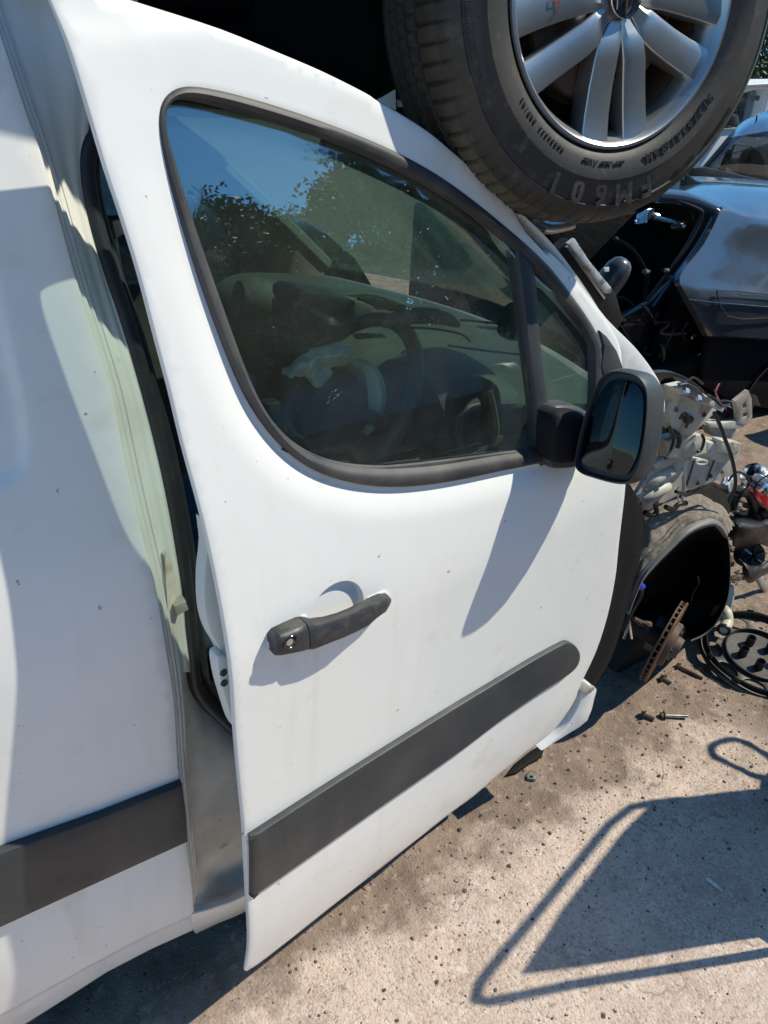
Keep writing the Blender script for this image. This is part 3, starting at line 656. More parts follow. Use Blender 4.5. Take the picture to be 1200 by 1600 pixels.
def bowl_xy(Q): 
    u = (Q-BC); c, s = math.cos(R_(12)), math.sin(R_(12)); return (u[:, 0]*c+u[:, 1]*s)/.052, (-u[:, 0]*s+u[:, 1]*c)/.049
wc = np.array(win_o).mean(0)
def door_feat(Q):
    f = np.zeros(len(Q)); d = distpoly(Q, win_o); v = Q-wc
    wgt = np.clip(.45 - 1.0*v[:, 1]/.35 - .5*v[:, 0]/.45, .12, 1)               # stamped frame step, deepest below the window
    t = np.clip(d/.050, 0, 1); f -= .012*wgt*(1-t)**1.0*(np.clip(1.15-t, 0, 1))
    x, y = bowl_xy(Q); e = x*x+y*y
    f -= np.where(e < 1, .034*np.clip(1-e, 0, 1)**.62, 0)
    up = np.clip((Q[:, 1]-(1.735+.17*np.clip(-(Q[:, 0]+.95), -1, .2)*-1*.9))/.03, 0, 1)   # soft crease under the roof gutter
    f -= .004*up
    lowz = np.clip((.42-Q[:, 1])/.2, 0, 1); f -= .006*lowz**2
    return f
ex = []
for rr_ in list(np.linspace(.06, .9, 13))+[.94,.97,.99,1.0,1.01]:
    for a in np.linspace(0, 2*math.pi, 60 if rr_ > .6 else 24, endpoint=False):
        x, y = rr_*math.cos(a)*.052, rr_*math.sin(a)*.049; c, s = math.cos(R_(12)), math.sin(R_(12)); ex.append((BC[0]+x*c-y*s, BC[1]+x*s+y*c))
for rr_ in (1.06, 1.14):
    for a in np.linspace(0, 2*math.pi, 60, endpoint=False):
        x, y = rr_*math.cos(a)*.052, rr_*math.sin(a)*.049; ex.append((BC[0]+x*c-y*s, BC[1]+x*s+y*c))
for dd_ in (.006, .014, .022, .030, .038, .046, .054, .062): ex += [tuple(p) for p in inset(win_o, -dd_)]
door = slab('front_door', door_o, s_door, 'white', van, top=0, bot=-.010, r=.0025, keep=lambda Q: ((bowl_xy(Q)[0])**2+(bowl_xy(Q)[1])**2 > 1.5) & (distpoly(Q, win_o) > .068), holes=[[tuple(p) for p in inset(win_o, .008)]], grid=.013, feat=door_feat, extra=ex)
door_in = inset(ccw(door_o), .036); door_in = [tuple(p) for p, d_ in zip(door_in, distpoly(door_in, np.array(door_o))) if d_ > .0345]
slab('door_inner_frame', door_in, s_door, 'jamb', door, top=-.011, bot=-.034, r=.008, holes=[[tuple(p) for p in inset(win_o, -.030)]], grid=.05)
# rubber surround: half-round moulding with glass set back
V = []; F = []
ring = [inset(win_o, d) for d in (-.0015, .001, .005, .010, .015, .0195)]
offs = [-.004, .004, .0075, .0075, .004, -.006]
gl_in = np.array(gls)
# inner edge follows glass where it exists
n = len(win_o); nr = len(ring)
wid = np.minimum(distpoly(win_o, np.array(gls)), distpoly(win_o, np.array(qgl))); wid = np.clip(wid, .008, .030)
wid = np.convolve(np.r_[wid[-3:], wid, wid[:3]], np.ones(7)/7, 'valid')
P0 = np.array(win_o); nrm_ = inset(win_o, 1.0)-P0
for k, fr in enumerate((-.06, .03, .22, .5, .8, 1.06)):
    for i in range(n): V.append(s_door(*(P0[i]+nrm_[i]*wid[i]*fr), (-.006, .003, .0075, .0085, .0055, -.008)[k]-.006))
for k in range(5):
    for i in range(n): j = (i+1) % n; F.append((k*n+i, k*n+j, (k+1)*n+j, (k+1)*n+i))
for i in range(n): j = (i+1) % n; F.append((5*n+i, 5*n+j, j, i))
ob('window_rubber', V, F, 'rubber', door)
slab('window_glass', [tuple(p) for p in inset(gls, -.006)], s_door, 'glass', door, top=-.016, bot=-.020, r=.0005, grid=.03)
slab('quarter_glass', [tuple(p) for p in inset(qgl, -.006)], s_door, 'qglass', door, top=-.014, bot=-.018, r=.0005, grid=.03)
bar = px([(812,388),(824,395),(835,408),(842,450),(848,530),(857,610),(862,640),(862,715),(845,724),(842,640),(832,560),(822,470)], D, 3)
slab('divider_bar', bar, s_door, 'plastic', door, top=-.004, bot=-.03, r=.003)
sq = px([(938,572),(942,540),(935,516),(946,525),(962,548),(971,574),(960,600),(945,600)], D, 0)
slab('mirror_corner_trim', sq, s_door, 'plastic', door, top=.004, bot=-.01, r=.002)
bs = px([(445,706),(520,738),(600,748),(700,738),(800,724),(845,716),(845,708),(790,711),(707,722),(625,731),(570,733),(515,722),(476,703)], D, 0)
slab('waist_seal', [tuple(p) for p in cr(bs, 2)], s_door, 'rubber', door, top=-.008, bot=-.014, r=.001)
dstrip = px([(390,1300),(396,1296),(500,1229),(600,1166),(700,1104),(762,1067),(825,1029),(867,1006),(883,1000),(896,1008),(901,1022),(895,1039),(878,1054),(846,1074),(783,1117),(742,1148),(700,1179),(600,1248),(500,1318),(398,1389),(391,1393),(389,1388),(389,1340),(388,1306)], D, 3)
slab('rub_strip', dstrip, s_door, 'plastic', door, top=.013, bot=-.004, r=.005, grid=.02)
# handle: lofted grip, lock block, barrel
def hsec(u, lo, hi, o0, o1, n=12):
    P = []
    for k in range(n):
        a = 2*math.pi*k/n; c, s = math.cos(a), math.sin(a); c = math.copysign(abs(c)**.6, c); s = math.copysign(abs(s)**.6, s)
        P.append(s_door(u, (lo+hi)/2+(hi-lo)/2*c, (o0+o1)/2+(o1-o0)/2*s))
    return P
def hloft(name, secs, mt):
    V = []; F = []; n = 12
    for s in secs: V += hsec(*s)
    for i in range(len(secs)-1):
        for k in range(n): k2 = (k+1) % n; F.append((i*n+k, (i+1)*n+k, (i+1)*n+k2, i*n+k2))
    F.append(tuple(range(n))); F.append(tuple((len(secs)-1)*n+k for k in range(n))[::-1]); return ob(name, V, F, mt, door)
def hst(tx, ty, bx, by, o0, o1):
    t = D(tx, ty, (o0+o1)/2); b = D(bx, by, (o0+o1)/2); return ((t[0]+b[0])/2, b[1], t[1], o0, o1)
S_ = [hst(474,967,475,1011,-.004,.030), hst(480,967,482,1010,-.004,.032), hst(490,970,492,1007,.002,.035), hst(510,966,512,1001,.014,.038), hst(530,960,532,994,.018,.040), hst(550,952,552,985,.018,.040), hst(568,943,570,976,.016,.038), hst(582,936,585,962,.006,.031), hst(594,931,597,953,-.002,.024), hst(603,928,604,943,-.004,.016), hst(607,931,606,938,-.004,.012)]
hloft('door_handle', S_, 'handle')
S_ = [hst(421,1000,421,1014,-.004,.012), hst(424,992,424,1021,-.004,.022), hst(432,985,432,1020,-.004,.028), hst(452,976,452,1016,-.004,.031), hst(470,968,470,1012,-.004,.031), hst(473,967,473,1011,-.004,.030)]
hloft('lock_block', S_, 'handle')
g = D(455, 1003, .031)
V, F = lathe_geo([(.0,-.004),(.0075,-.004),(.009,0),(.0105,.0015),(.0115,0)], 24); LM = frame(s_door(g[0], g[1], .0312), (1, 0, 0), (DN[0]*-1, -DN[1], 0)); ob('lock_barrel', V, F, 'cap', door, M4=LM)
V, F = lathe_geo([(.0,-.002),(.0058,-.002),(.0062,-.004)], 20); ob('lock_face', V, F, 'steel', door, M4=LM @ Matrix.Translation((-.002, 0, .0015)))
gk = px([(466,968),(427,985),(420,998),(424,994),(452,984),(468,974)], D, 0)
# grip base gasket behind lock block and at the front of the handle
slab('handle_gasket', px([(417,1006),(424,984),(476,960),(480,966),(476,1012),(424,1024)], D, 0, off=.0), s_door, 'jamb', door, top=.003, bot=-.002, r=.001)
slab('handle_gasket', px([(574,934),(600,922),(608,928),(607,936),(590,956),(576,960)], D, 0, off=.0), s_door, 'jamb', door, top=.003, bot=-.002, r=.001)
# door shut face pieces at the rear edge: latch plate with bolts
lp = px([(338,1030),(344,1022),(352,1026),(360,1060),(367,1100),(370,1138),(362,1128),(350,1090),(342,1060)], D, 3, off=-.04)
slab('latch_plate', [tuple(p) for p in lp], lambda u, z, o: s_door(u-.0, z, o-.04), 'jamb', door, top=.004, bot=-.02, r=.002)
for q in ((350,1052),(351,1068)):
    g = D(*q, off=-.034); V, F = lathe_geo([(0,.003),(.005,.003),(.006,0)], 12); ob('latch_bolt', V, F, 'darksteel', door, M4=frame(s_door(g[0], g[1], -.036), (1, 0, 0), (-DN[0], -DN[1], 0)))
li = px([(318,812),(322,850),(317,900),(318,950),(326,985),(340,1010),(348,1026),(356,1030),(350,960),(336,890)], D, 3, off=-.05)
slab('door_inner_edge', li, lambda u, z, o: s_door(u, z, o-.05), 'jamb', door, top=.004, bot=-.02, r=.003)

# --- door mirror
mir = 'plastic'
MO = -.0
sail = px([(850,636),(880,628),(902,636),(914,650),(912,700),(898,722),(866,728),(846,722),(850,690)], D, 3)
slab('mirror_base', sail, s_door, mir, door, top=.022, bot=-.012, r=.010)
ab_ = px([(862,648),(880,640),(900,642),(912,652),(916,690),(905,716),(885,722),(864,722),(858,700)], D, 3, off=.03)
slab('mirror_arm', [tuple(p) for p in ab_], s_door, 'matte', door, top=.044, bot=.0, r=.013)  # arm and pivot are blacker than the housing, shade put into their colour
tube('mirror_pivot', [s_door(*D(900,682,.03), .03), s_door(*D(930,680,.045), .045), s_door(*D(958,676,.05), .05)], [.024,.026,.022], 'matte', door, 12, n=3)
MC = np.array(s_door(*D(968, 668, .128), .128))
toC = CAM-MC; toC /= np.linalg.norm(toC)
mn = Vector((-1, -.30, .24)).normalized()         # the mirror faces rearward and out, towards the driver
mxv = Vector((.26, -1, 0)).normalized(); MM = frame(MC, -mxv if False else Vector((.3,-1,0)), mn)
def m_ab(px_, py_, c=0.0):
    r = Vector(ray(px_, py_)); o = Vector(CAM); t = ((Vector(MC)+mn*c-o).dot(mn))/r.dot(mn); q = MM.inverted() @ (o+r*t); return (q.x, q.y)
s_m = lambda a, b, o: tuple(MM @ Vector((a, b, o)))
HO = [(931,608),(940,590),(958,580),(985,583),(1002,592),(1012,612),(1012,650),(1006,700),(996,735),(984,752),(962,754),(930,746),(908,738),(900,726),(903,700),(912,660),(921,632)]
ho = ccw([tuple(p) for p in cr([m_ab(*p) for p in HO], 4)])
GO = [(938,612),(948,598),(964,593),(985,597),(998,606),(1004,622),(1003,660),(996,705),(986,730),(976,742),(955,740),(928,731),(910,726),(905,715),(909,690),(918,655),(928,630)]
go = ccw([tuple(p) for p in cr([m_ab(*p) for p in GO], 4)])
cH = np.array(ho).mean(0); V = []; F = []; n = len(ho)
prof_m = [(.965,-.006,0),(.985,.004,0),(1.0,.004,0),(1.03,-.004,0),(1.05,-.03,0),(1.03,-.06,.0),(.93,-.09,.0),(.72,-.112,0),(.40,-.124,0),(.0,-.127,0)]
inner = [cH+(np.array(p)-cH)*1.0 for p in ho]
for s_, c_, _ in prof_m:
    for p in ho: q = cH+(np.array(p)-cH)*s_; V.append(s_m(q[0], q[1], c_))
for k in range(len(prof_m)-1):
    for i in range(n): j = (i+1) % n; F.append((k*n+i, (k+1)*n+i, (k+1)*n+j, k*n+j))
# recess floor
k0 = len(V); V += [s_m(*(cH+(np.array(p)-cH)*.955), -.014) for p in ho]
for i in range(n): j = (i+1) % n; F.append((i, j, k0+j, k0+i))
F.append(tuple(k0+i for i in range(n)))
mh = ob('mirror_housing', V, F, mir, door, sharp=50)
slab('mirror_glass', go, s_m, 'mirrorglass', door, top=-.004, bot=-.012, r=.001)

# ------------------------------------------------------------------ stripped front corner of the van
def pp(name, pts, Y, mt, par, top=.004, bot=-.004, r=.0015, n=3, **k):
    q = px(pts, Axz(Y), n) if n else px(pts, Axz(Y), 0)
    return slab(name, q, s_plane(Y), mt, par, top=top, bot=bot, r=r, **k)
# black shut-line panel ahead of the door
V, F = shell(loft_geo([[A(978,756,.945), A(984,757,.95), A(994,775,.96), A(1005,806,.975)], [A(973,805,.94), A(982,815,.95), A(994,825,.96), A(1006,836,.975)], [A(967,857,.94), A(978,862,.95), A(992,868,.96), A(1000,872,.975)], [A(960,905,.94), A(968,910,.95), A(978,915,.96), A(988,918,.975)],
    [A(948,962,.94), A(956,968,.95), A(966,974,.96), A(972,978,.975)], [A(930,1018,.94), A(938,1024,.95), A(948,1028,.96), A(954,1030,.975)], [A(906,1068,.94), A(912,1072,.95), A(920,1076,.96), A(928,1074,.975)]], 4, 4), (0, .02, 0))
ob('front_shut_panel', V, F, 'matte', van)
# white sill end with its dirty lip
pp('sill_end', [(843,1170),(866,1150),(888,1124),(902,1098),(909,1076),(914,1068),(921,1070),(929,1074),(926,1088),(915,1123),(885,1144)], .915, 'white', van, .008, -.03, .003, n=2)
pp('sill_lip', [(905,1076),(914,1066),(920,1072),(929,1073),(920,1082),(908,1084)], .905, 'cream', van, .004, -.006, .0015, n=2)
# inner wing with ribs
wing = [(999,801),(988,792),(985,780),(995,766),(1010,742),(1030,714),(1034,688),(1058,679),(1097,682),(1153,691),(1155,699),(1139,742),(1110,752),(1076,763),(1036,784)]
pp('inner_wing', wing, 1.08, 'cream', van, .006, -.006, .002, n=0, grid=.03)
for a, b in (((1020,728),(1060,708)), ((1011,753),(1054,733)), ((1003,779),(1048,757))):
    P, Q = A(*a, 1.075), A(*b, 1.075); tube('wing_rib', [P+(Q-P)*t for t in (0, .12, .3, .7, .9, 1)], [.004,.014,.018,.018,.014,.003], 'cream', van, 12)
pp('wing_bracket', [(1048,607),(1066,603),(1118,635),(1114,643),(1096,660),(1076,680),(1056,677),(1045,667),(1043,641),(1051,626)], 1.04, 'cream', van, .008, -.03, .003, n=0)
pp('bracket_flange', [(1046,603),(1068,598),(1122,632),(1119,640),(1068,612),(1050,612)], 1.02, 'cream', van, .02, -.015, .002, n=0)
pp('bracket_cap', [(1062,600),(1074,598),(1090,606),(1107,628),(1106,635),(1088,628),(1070,618)], 1.0, 'steel', van, .004, -.008, .002, n=0)
for q in ((1073,611),(1092,622)):
    V, F = lathe_geo([(0,.004),(.006,.004),(.007,.001),(.011,0)], 12); ob('bracket_screw', V, F, 'steel', van, M4=frame(A(*q, .995), (1, 0, 0), (-.1, -.8, .6)))
pp('bracket_hole', [(1066,652),(1074,648),(1082,652),(1078,660),(1069,661)], 1.03, 'darksteel', van, .006, 0, .001)
tube('bracket_clip', [A(1062,654,1.02), A(1070,645,1.01), A(1076,655,1.01), A(1072,668,1.02)], .0035, 'darksteel', van, 6, n=3)
pp('wing_rail_fold', [(1060,674),(1097,680),(1094,699),(1086,704),(1064,702),(1058,690)], 1.05, 'cream', van, .010, -.02, .003, n=0)
pp('wing_rail_fold', [(1122,686),(1155,691),(1150,706),(1142,710),(1122,705)], 1.05, 'cream', van, .010, -.02, .003, n=0)
tube('wing_rail_edge', [A(1043,672,1.03), A(1058,678,1.03), A(1062,688,1.03), A(1058,700,1.03)], .006, 'black', van, 8, n=3)
tube('wing_rail_edge', [A(1097,680,1.03), A(1100,688,1.03), A(1096,702,1.03), A(1090,706,1.03)], .004, 'black', van, 8, n=3)
pp('wing_tie', [(1102,664),(1110,657),(1132,660),(1152,672),(1140,684),(1110,680)], 1.12, 'cream', van, .008, -.02, .003, n=0)
pp('lamp_bracket', [(1146,626),(1152,621),(1167,609),(1172,622),(1173,651),(1163,664),(1150,661),(1149,640)], 1.10, 'cream', van, .006, -.006, .002, n=0, holes=[px([(1158,630),(1163,626),(1164,634),(1159,638)], Axz(1.10), 0), px([(1158,646),(1165,642),(1166,648),(1159,652)], Axz(1.10), 0)])
pp('lamp_bracket_arm', [(1104,660),(1125,660),(1150,657),(1162,662),(1160,668),(1135,670),(1108,667)], 1.10, 'cream', van, .004, -.008, .002, n=0)
pp('lamp_bracket_end', [(1170,614),(1180,618),(1187,634),(1176,632),(1174,640)], 1.12, 'darksteel', van, .005, -.005, .001, n=0)
V, F = lathe_geo([(0,.012),(.010,.012),(.012,.018),(.020,.018),(.024,.008),(.034,.006),(.036,0),(.034,-.012),(0,-.014)], 28); ob('horn', V, F, 'black', van, M4=frame(A(1131,644,1.16), (1, 0, 0), (-.5, -.8, .1)))
tube('hanging_strap', [A(1066,782,1.02), A(1068,765,1.02), A(1070,740,1.02), A(1072,722,1.02), A(1082,716,1.0), A(1104,722,.98)], .0045, 'cream', van, 6, n=3)
V, F = tube_geo([tuple(A(1096+9*math.cos(a), 722+3.5*math.sin(a), .98)) for a in np.linspace(0, 6.283, 17)], .0028, 6, False); ob('strap_eye', V, F, 'cream', van)
V, F = tube_geo([tuple(A(1063+4*math.cos(a), 777+6*math.sin(a), 1.02)) for a in np.linspace(0, 6.283, 17)], .0028, 6, False); ob('strap_eye', V, F, 'cream', van)
pp('end_plate', [(984,782),(988,770),(997,776),(1002,788),(1001,801),(990,797)], 1.05, 'darksteel', van, .006, -.006, .002, n=2)
V, F = lathe_geo([(0,.003),(.010,.003),(.012,0)], 18); ob('end_plug', V, F, 'cream', van, M4=frame(A(990,785,1.043), (1, 0, 0), (0, -1, 0)))
tube('bonnet_cable', [A(x, y, .99) for x, y in ((1116,645),(1124,662),(1132,684),(1139,702),(1145,722),(1149,748),(1147,768),(1139,785))], .005, 'black', van, 8, n=3)
for pts in (((1008,800),(1018,806),(1026,800),(1024,790),(1032,786)), ((1040,792),(1052,796),(1060,788),(1072,786))):
    tube('wiring_loom', [A(x, y, 1.03) for x, y in pts], .007, 'black', van, 8, n=3)
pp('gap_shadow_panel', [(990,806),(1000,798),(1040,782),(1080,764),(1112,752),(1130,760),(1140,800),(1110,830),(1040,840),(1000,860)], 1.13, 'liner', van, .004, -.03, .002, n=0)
rb2 = random.Random(12)
for pts, rr_, mt_ in ((((1046,668),(1052,686),(1048,704),(1040,716)), .004, 'black'),
        (((1104,616),(1116,622),(1128,634),(1140,632)), .003, 'black'), (((1050,590),(1070,596),(1084,590),(1098,600)), .003, 'dark'),
        (((1056,768),(1076,772),(1100,760),(1124,762),(1138,770)), .005, 'black'), (((1124,600),(1118,612),(1124,626),(1134,640)), .0025, 'red')):
    tube('wiring_loom', [A(x, y, 1.0+rb2.uniform(-.01, .02)) for x, y in pts], rr_, mt_, van, 6, n=4)
for q in ((1100,648),(1056,640),(1060,694),(1086,692),(1130,698),(1146,698),(1110,744),(1128,738),(1008,766),(1040,742),(1090,755)):
    V, F = lathe_geo([(0,.005),(.004,.005),(.0045,.001),(.007,0)], 8); ob('wing_bolt', V, F, 'darksteel' if rb2.random() < .7 else 'steel', van, M4=frame(A(*q, 1.068 if q[1] > 690 else 1.028), (1, 0, 0), (0, -1, .1)))
pp('wing_slot', [(1136,712),(1140,709),(1142,716),(1138,719)], 1.072, 'dark', van, .003, 0, .001, n=2)
for pts in (((1090,704),(1073,758)), ((1121,706),(1104,752))): tube('wing_seam', [A(x, y, 1.072) for x, y in pts], .0022, 'darksteel', van, 6)
pp('wing_box', [(1034,686),(1058,679),(1097,682),(1098,706),(1066,716),(1036,712)], 1.06, 'cream', van, .014, -.02, .005, n=0)
pp('wing_box', [(1100,688),(1153,693),(1148,714),(1122,722),(1100,712)], 1.065, 'cream', van, .012, -.02, .005, n=0)
# felt-covered wheel-arch shell
arc = [(984,952),(994,925),(1006,899),(1026,875),(1049,852),(1068,834),(1086,822),(1104,815),(1118,813),(1131,820),(1138,834)]
mid = [(984,920),(992,895),(1003,870),(1020,850),(1042,832),(1062,815),(1082,803),(1102,797),(1120,799),(1136,810),(1143,828)]
topf = [(987,890),(995,865),(1003,840),(1010,815),(1030,797),(1054,787),(1074,782),(1096,777),(1114,786),(1134,802),(1144,822)]
back = [(990,880),(998,850),(1003,812),(1014,800),(1034,790),(1056,782),(1076,778),(1096,774),(1116,784),(1136,800),(1146,822)]
g = loft_geo([[A(x, y, .985) for x, y in arc], [A(x, y-1, .99) for x, y in [((a[0]+b[0])/2, (a[1]+b[1])/2) for a, b in zip(arc, mid)]], [A(x, y, 1.01) for x, y in mid], [A(x, y, 1.06) for x, y in topf], [A(x, y, 1.12) for x, y in back]], 8, 6)
g = ([tuple(np.array(v)+np.array((0, -1, .5))*(.014*noise.noise(Vector(v)*11)+.006*noise.noise(Vector(v)*30))) for v in g[0]], g[1])
V, F = shell(g, (0, .012, 0)); ob('arch_felt', V, F, 'felt', van)
arc2 = [(x-1, y+9) for x, y in arc]; arc2[-1] = (1136, 842); arc2[-2] = (1127, 830)
loft('arch_rim', [[A(x-1, y-1, .978) for x, y in arc], [A((x+a)/2, (y+b)/2+1, .970) for (x, y), (a, b) in zip(arc, arc2)], [A(x, y, .978) for x, y in arc2]], 'darksteel' if False else mat('grey_liner_edge', (.17,.165,.16), .6, bump=(200,.2,.002)), van, d=(0, .01, 0), nu=5, nv=3)
inner = [(984,958),(994,934),(1005,908),(1025,884),(1048,861),(1067,843),(1085,831),(1103,824),(1117,822),(1128,829),(1137,842),(1141,880),(1138,930),(1124,965),(1104,990),(1080,1002)]
bk = [(990,958),(998,940),(1008,918),(1026,898),(1048,878),(1066,862),(1082,852),(1098,846),(1108,846),(1116,856),(1118,872),(1120,900),(1112,930),(1100,950),(1084,968),(1070,980)]
loft('arch_liner', [[A(x, y, .985) for x, y in inner], [A(x, y, 1.08) for x, y in inner], [A((x+a)/2, (y+b)/2, 1.25) for (x, y), (a, b) in zip(inner, bk)], [A(x, y, 1.36) for x, y in bk]], 'liner', van, d=(.002, .004, .002), nu=4, nv=3)
pp('arch_back_wall', [(940,1070),(960,1000),(985,930),(1020,880),(1060,850),(1110,835),(1140,850),(1142,930),(1120,975),(1075,1010),(1060,1040),(1000,1066)], 1.34, 'liner', van, .004, -.01, .003, n=0)
pp('front_subframe', [(930,1070),(950,1030),(985,985),(1040,960),(1090,985),(1090,1010),(1064,1034),(1020,1050),(985,1062)], 1.24, 'liner', van, .05, -.05, .01, n=0)
for pts, r_ in (((( 981,975),(978,990),(975,998)), .004), (((983,965),(985,982),(987,997)), .0045)):
    tube('bright_rod', [A(x, y, 1.02) for x, y in pts], r_, 'chrome', van, 8)
tube('track_rod', [A(x, y, 1.06) for x, y in ((990,966),(1002,974),(1014,976))], [.006,.010,.012], 'rustdark', van, 8)
tube('brake_hose', [A(x, y, 1.0) for x, y in ((991,896),(996,908),(1000,916),(1002,928),(994,944),(984,962),(974,985))], .006, 'black', van, 8, n=3)
tube('hose_clip', [A(997,912,.99), A(1003,917,.99)], .010, 'bluebit', van, 10)
tube('sensor_wire', [A(x, y, 1.0) for x, y in ((1090,900),(1092,912),(1084,925),(1080,940))], .002, 'black', van, 6, n=3)
# hub with ventilated brake disc, turned on the steering
v_ = ray(1038, 1002); DC = A(1038, 1002, 1.02); v_ = v_/np.linalg.norm(v_); t_ = CR @ np.array([.88, .47, 0]); t_ = t_-v_*(t_@v_); t_ /= np.linalg.norm(t_)
dn_ = -v_*.035+t_*.999; DM = frame(DC, (0, 0, 1), dn_)
disc = sub_empty('brake_disc', van)
V, F = lathe_geo([(.055,.006),(.060,.010),(.135,.010),(.138,.008),(.138,.004),(.055,.004)], 72, closed=True); ob('rotor_plate', V, F, 'rust', disc, M4=DM)
V, F = lathe_geo([(.055,-.006),(.138,-.006),(.138,-.010),(.135,-.012),(.055,-.012)], 72, closed=True); ob('rotor_plate', V, F, 'rustdark', disc, M4=DM)
bxm = bpy.data.meshes.new('vane'); V, F = box_geo(.045, .006, .011); bxm.from_pydata(V, [], F); bxm.materials.append(M['rustdark'])
for k in range(36):
    o = bpy.data.objects.new('vane', bxm); finish(o, disc, None, None, None, None); o.matrix_local = DM @ Matrix.Rotation(2*math.pi*k/36, 4, 'Z') @ Matrix.Translation((.112, 0, -.001))
V, F = lathe_geo([(0,.05),(.032,.05),(.034,.044),(.036,.03),(.068,.028),(.072,.022),(.072,.006),(.05,.004)], 40); ob('disc_bell', V, F, 'rustdark', disc, M4=DM)
for k in range(5):
    V, F = lathe_geo([(0,.034),(.006,.034),(.007,.026)], 10); ob('stud_hole', V, F, 'dark', disc, M4=DM @ Matrix.Rotation(k*1.2566, 4, 'Z') @ Matrix.Translation((.052, 0, 0)))
cal = [(-.06,.09),(-.05,.15),(0,.165),(.05,.15),(.06,.09),(.0,.075)]
slab('brake_caliper', [tuple(p) for p in cr(cal, 3)], lambda a, b, o: tuple(DM @ Matrix.Rotation(R_(150), 4, 'Z') @ Vector((a, b, o))), 'darksteel', van, top=.035, bot=-.05, r=.008)
tube('driveshaft', [DM @ Vector((0, 0, -.02)), DM @ Vector((0, 0, -.25))], .03, 'liner', van, 12)

# ------------------------------------------------------------------ wrecked car stacked on the van's roof
stk = thing('stacked_car', 'dark car stacked on the van roof with its silver alloy wheel hanging beside the door', 'car', (1.056, 1.8, 1.83))
KW = .9; WC = Vector(CAM)+(Vector((1.056, .997, 1.852))-Vector(CAM))*KW; az, el = R_(-97.5), R_(3.8)
wn = Vector((math.cos(el)*math.cos(az), math.cos(el)*math.sin(az), math.sin(el)))
WM = frame(WC, (1, 0, 0), wn) @ Matrix.Scale(KW, 4)                      # local: x along the car, y up, z outwards
wheel = sub_empty('wheel', stk)
# tyre: carcass with cut circumferential grooves and sipes
tp = [(.214,-.006),(.222,.004),(.236,.010),(.256,.0135),(.262,.0140),(.264,.0128),(.285,.0115),(.300,.006),(.303,.0075),(.312,.002),(.322,-.010),(.330,-.022),(.3345,-.034),(.3365,-.046),
      (.3372,-.066),(.3300,-.068),(.3300,-.076),(.3378,-.078),(.3382,-.098),(.3300,-.100),(.3300,-.110),(.3384,-.112),(.3384,-.130),(.3300,-.132),(.3300,-.142),(.3378,-.144),(.3370,-.164),(.3300,-.166),(.3300,-.172),(.3365,-.174),(.334,-.19),(.322,-.208),(.300,-.222),(.262,-.228),(.225,-.218),(.205,-.20),(.205,-.02)]
def tmod(s, i, r, h):
    if 10 <= i <= 14 and (s % 6) == 0: return r-.006*(1 if i > 11 else .5), h
    if 16 < i < 29 and r > .334 and (s % 5) == (i//5) % 5: return r-.003, h
    if i in (8, 9) and (s//2) % 60 < 14 and s % 2: return r+.0, h+.001
    return r, h
V, F = lathe_geo(tp, 480, tmod, True)
F1 = []; F2 = []
nt_ = len(tp)
for k, f in enumerate(F): (F2 if 10 <= (k % nt_) <= 30 else F1).append(f)
tyre = ob('tyre', V, F, 'tyre', wheel, M4=WM, sharp=30); tyre.data.materials.append(M['tread']); tyre.data.materials.append(M['seal'])
for k, pgn in enumerate(tyre.data.polygons): kk_ = k % nt_; pgn.material_index = 2 if kk_ in (14,15,16,18,19,20,22,23,24,26,27,28) and kk_ not in (18,22,26) else 1 if 11 <= kk_ <= 30 else 0  # groove floors take a darker rubber, their shade put into the colour
def ring_text(s, r, ang, size, gap, depth=.0012, z=.0125, out=True, mt='letter', nm='sidewall_lettering'):
    parts = []; n = len(s)
    for i, ch in enumerate(s):
        if ch == ' ': continue
        g = text_geo(ch, size, depth); a = ang+gap*((n-1)/2-i)      # letter tops point outwards, so they hang upside down at the bottom
        parts.append(xf(g, Matrix.Rotation(a, 4, 'Z') @ Matrix.Translation((r, 0, z)) @ Matrix.Rotation(-math.pi/2, 4, 'Z')))
    V, F = join(parts); return ob(nm, V, F, mt, wheel, M4=WM, sharp=30)
for i_, ch_ in enumerate('FM601'): ring_text(ch_, .284, R_(-92)+R_(10)*(2-i_), .050, 0, z=.0112, nm='raised_letter')
ring_text('215/65R16', .240, R_(-47), .0185, R_(3.3), z=.0128)
ring_text('96H', .241, R_(-66), .020, R_(3.8), z=.0128)
ring_text('TUBELESS RADIAL', .238, R_(-128), .0075, R_(1.9), z=.0120, mt='tyre')
ring_text('MAX LOAD 710KG', .236, R_(-93), .0065, R_(1.5), z=.0124, mt='tyre')
for a0, a1, r0 in ((-176,-158,.300), (-150,-138,.303), (-44,-30,.303), (-58,-50,.303)):   # ribbed bands on the shoulder
    parts = []
    for a in np.arange(a0, a1, .55):
        parts.append(xf(box_geo(.016, .0009, .0016), Matrix.Rotation(R_(a), 4, 'Z') @ Matrix.Translation((r0-.012, 0, .0098))))
    V, F = join(parts); ob('sidewall_ribbing', V, F, 'letter', wheel, M4=WM)
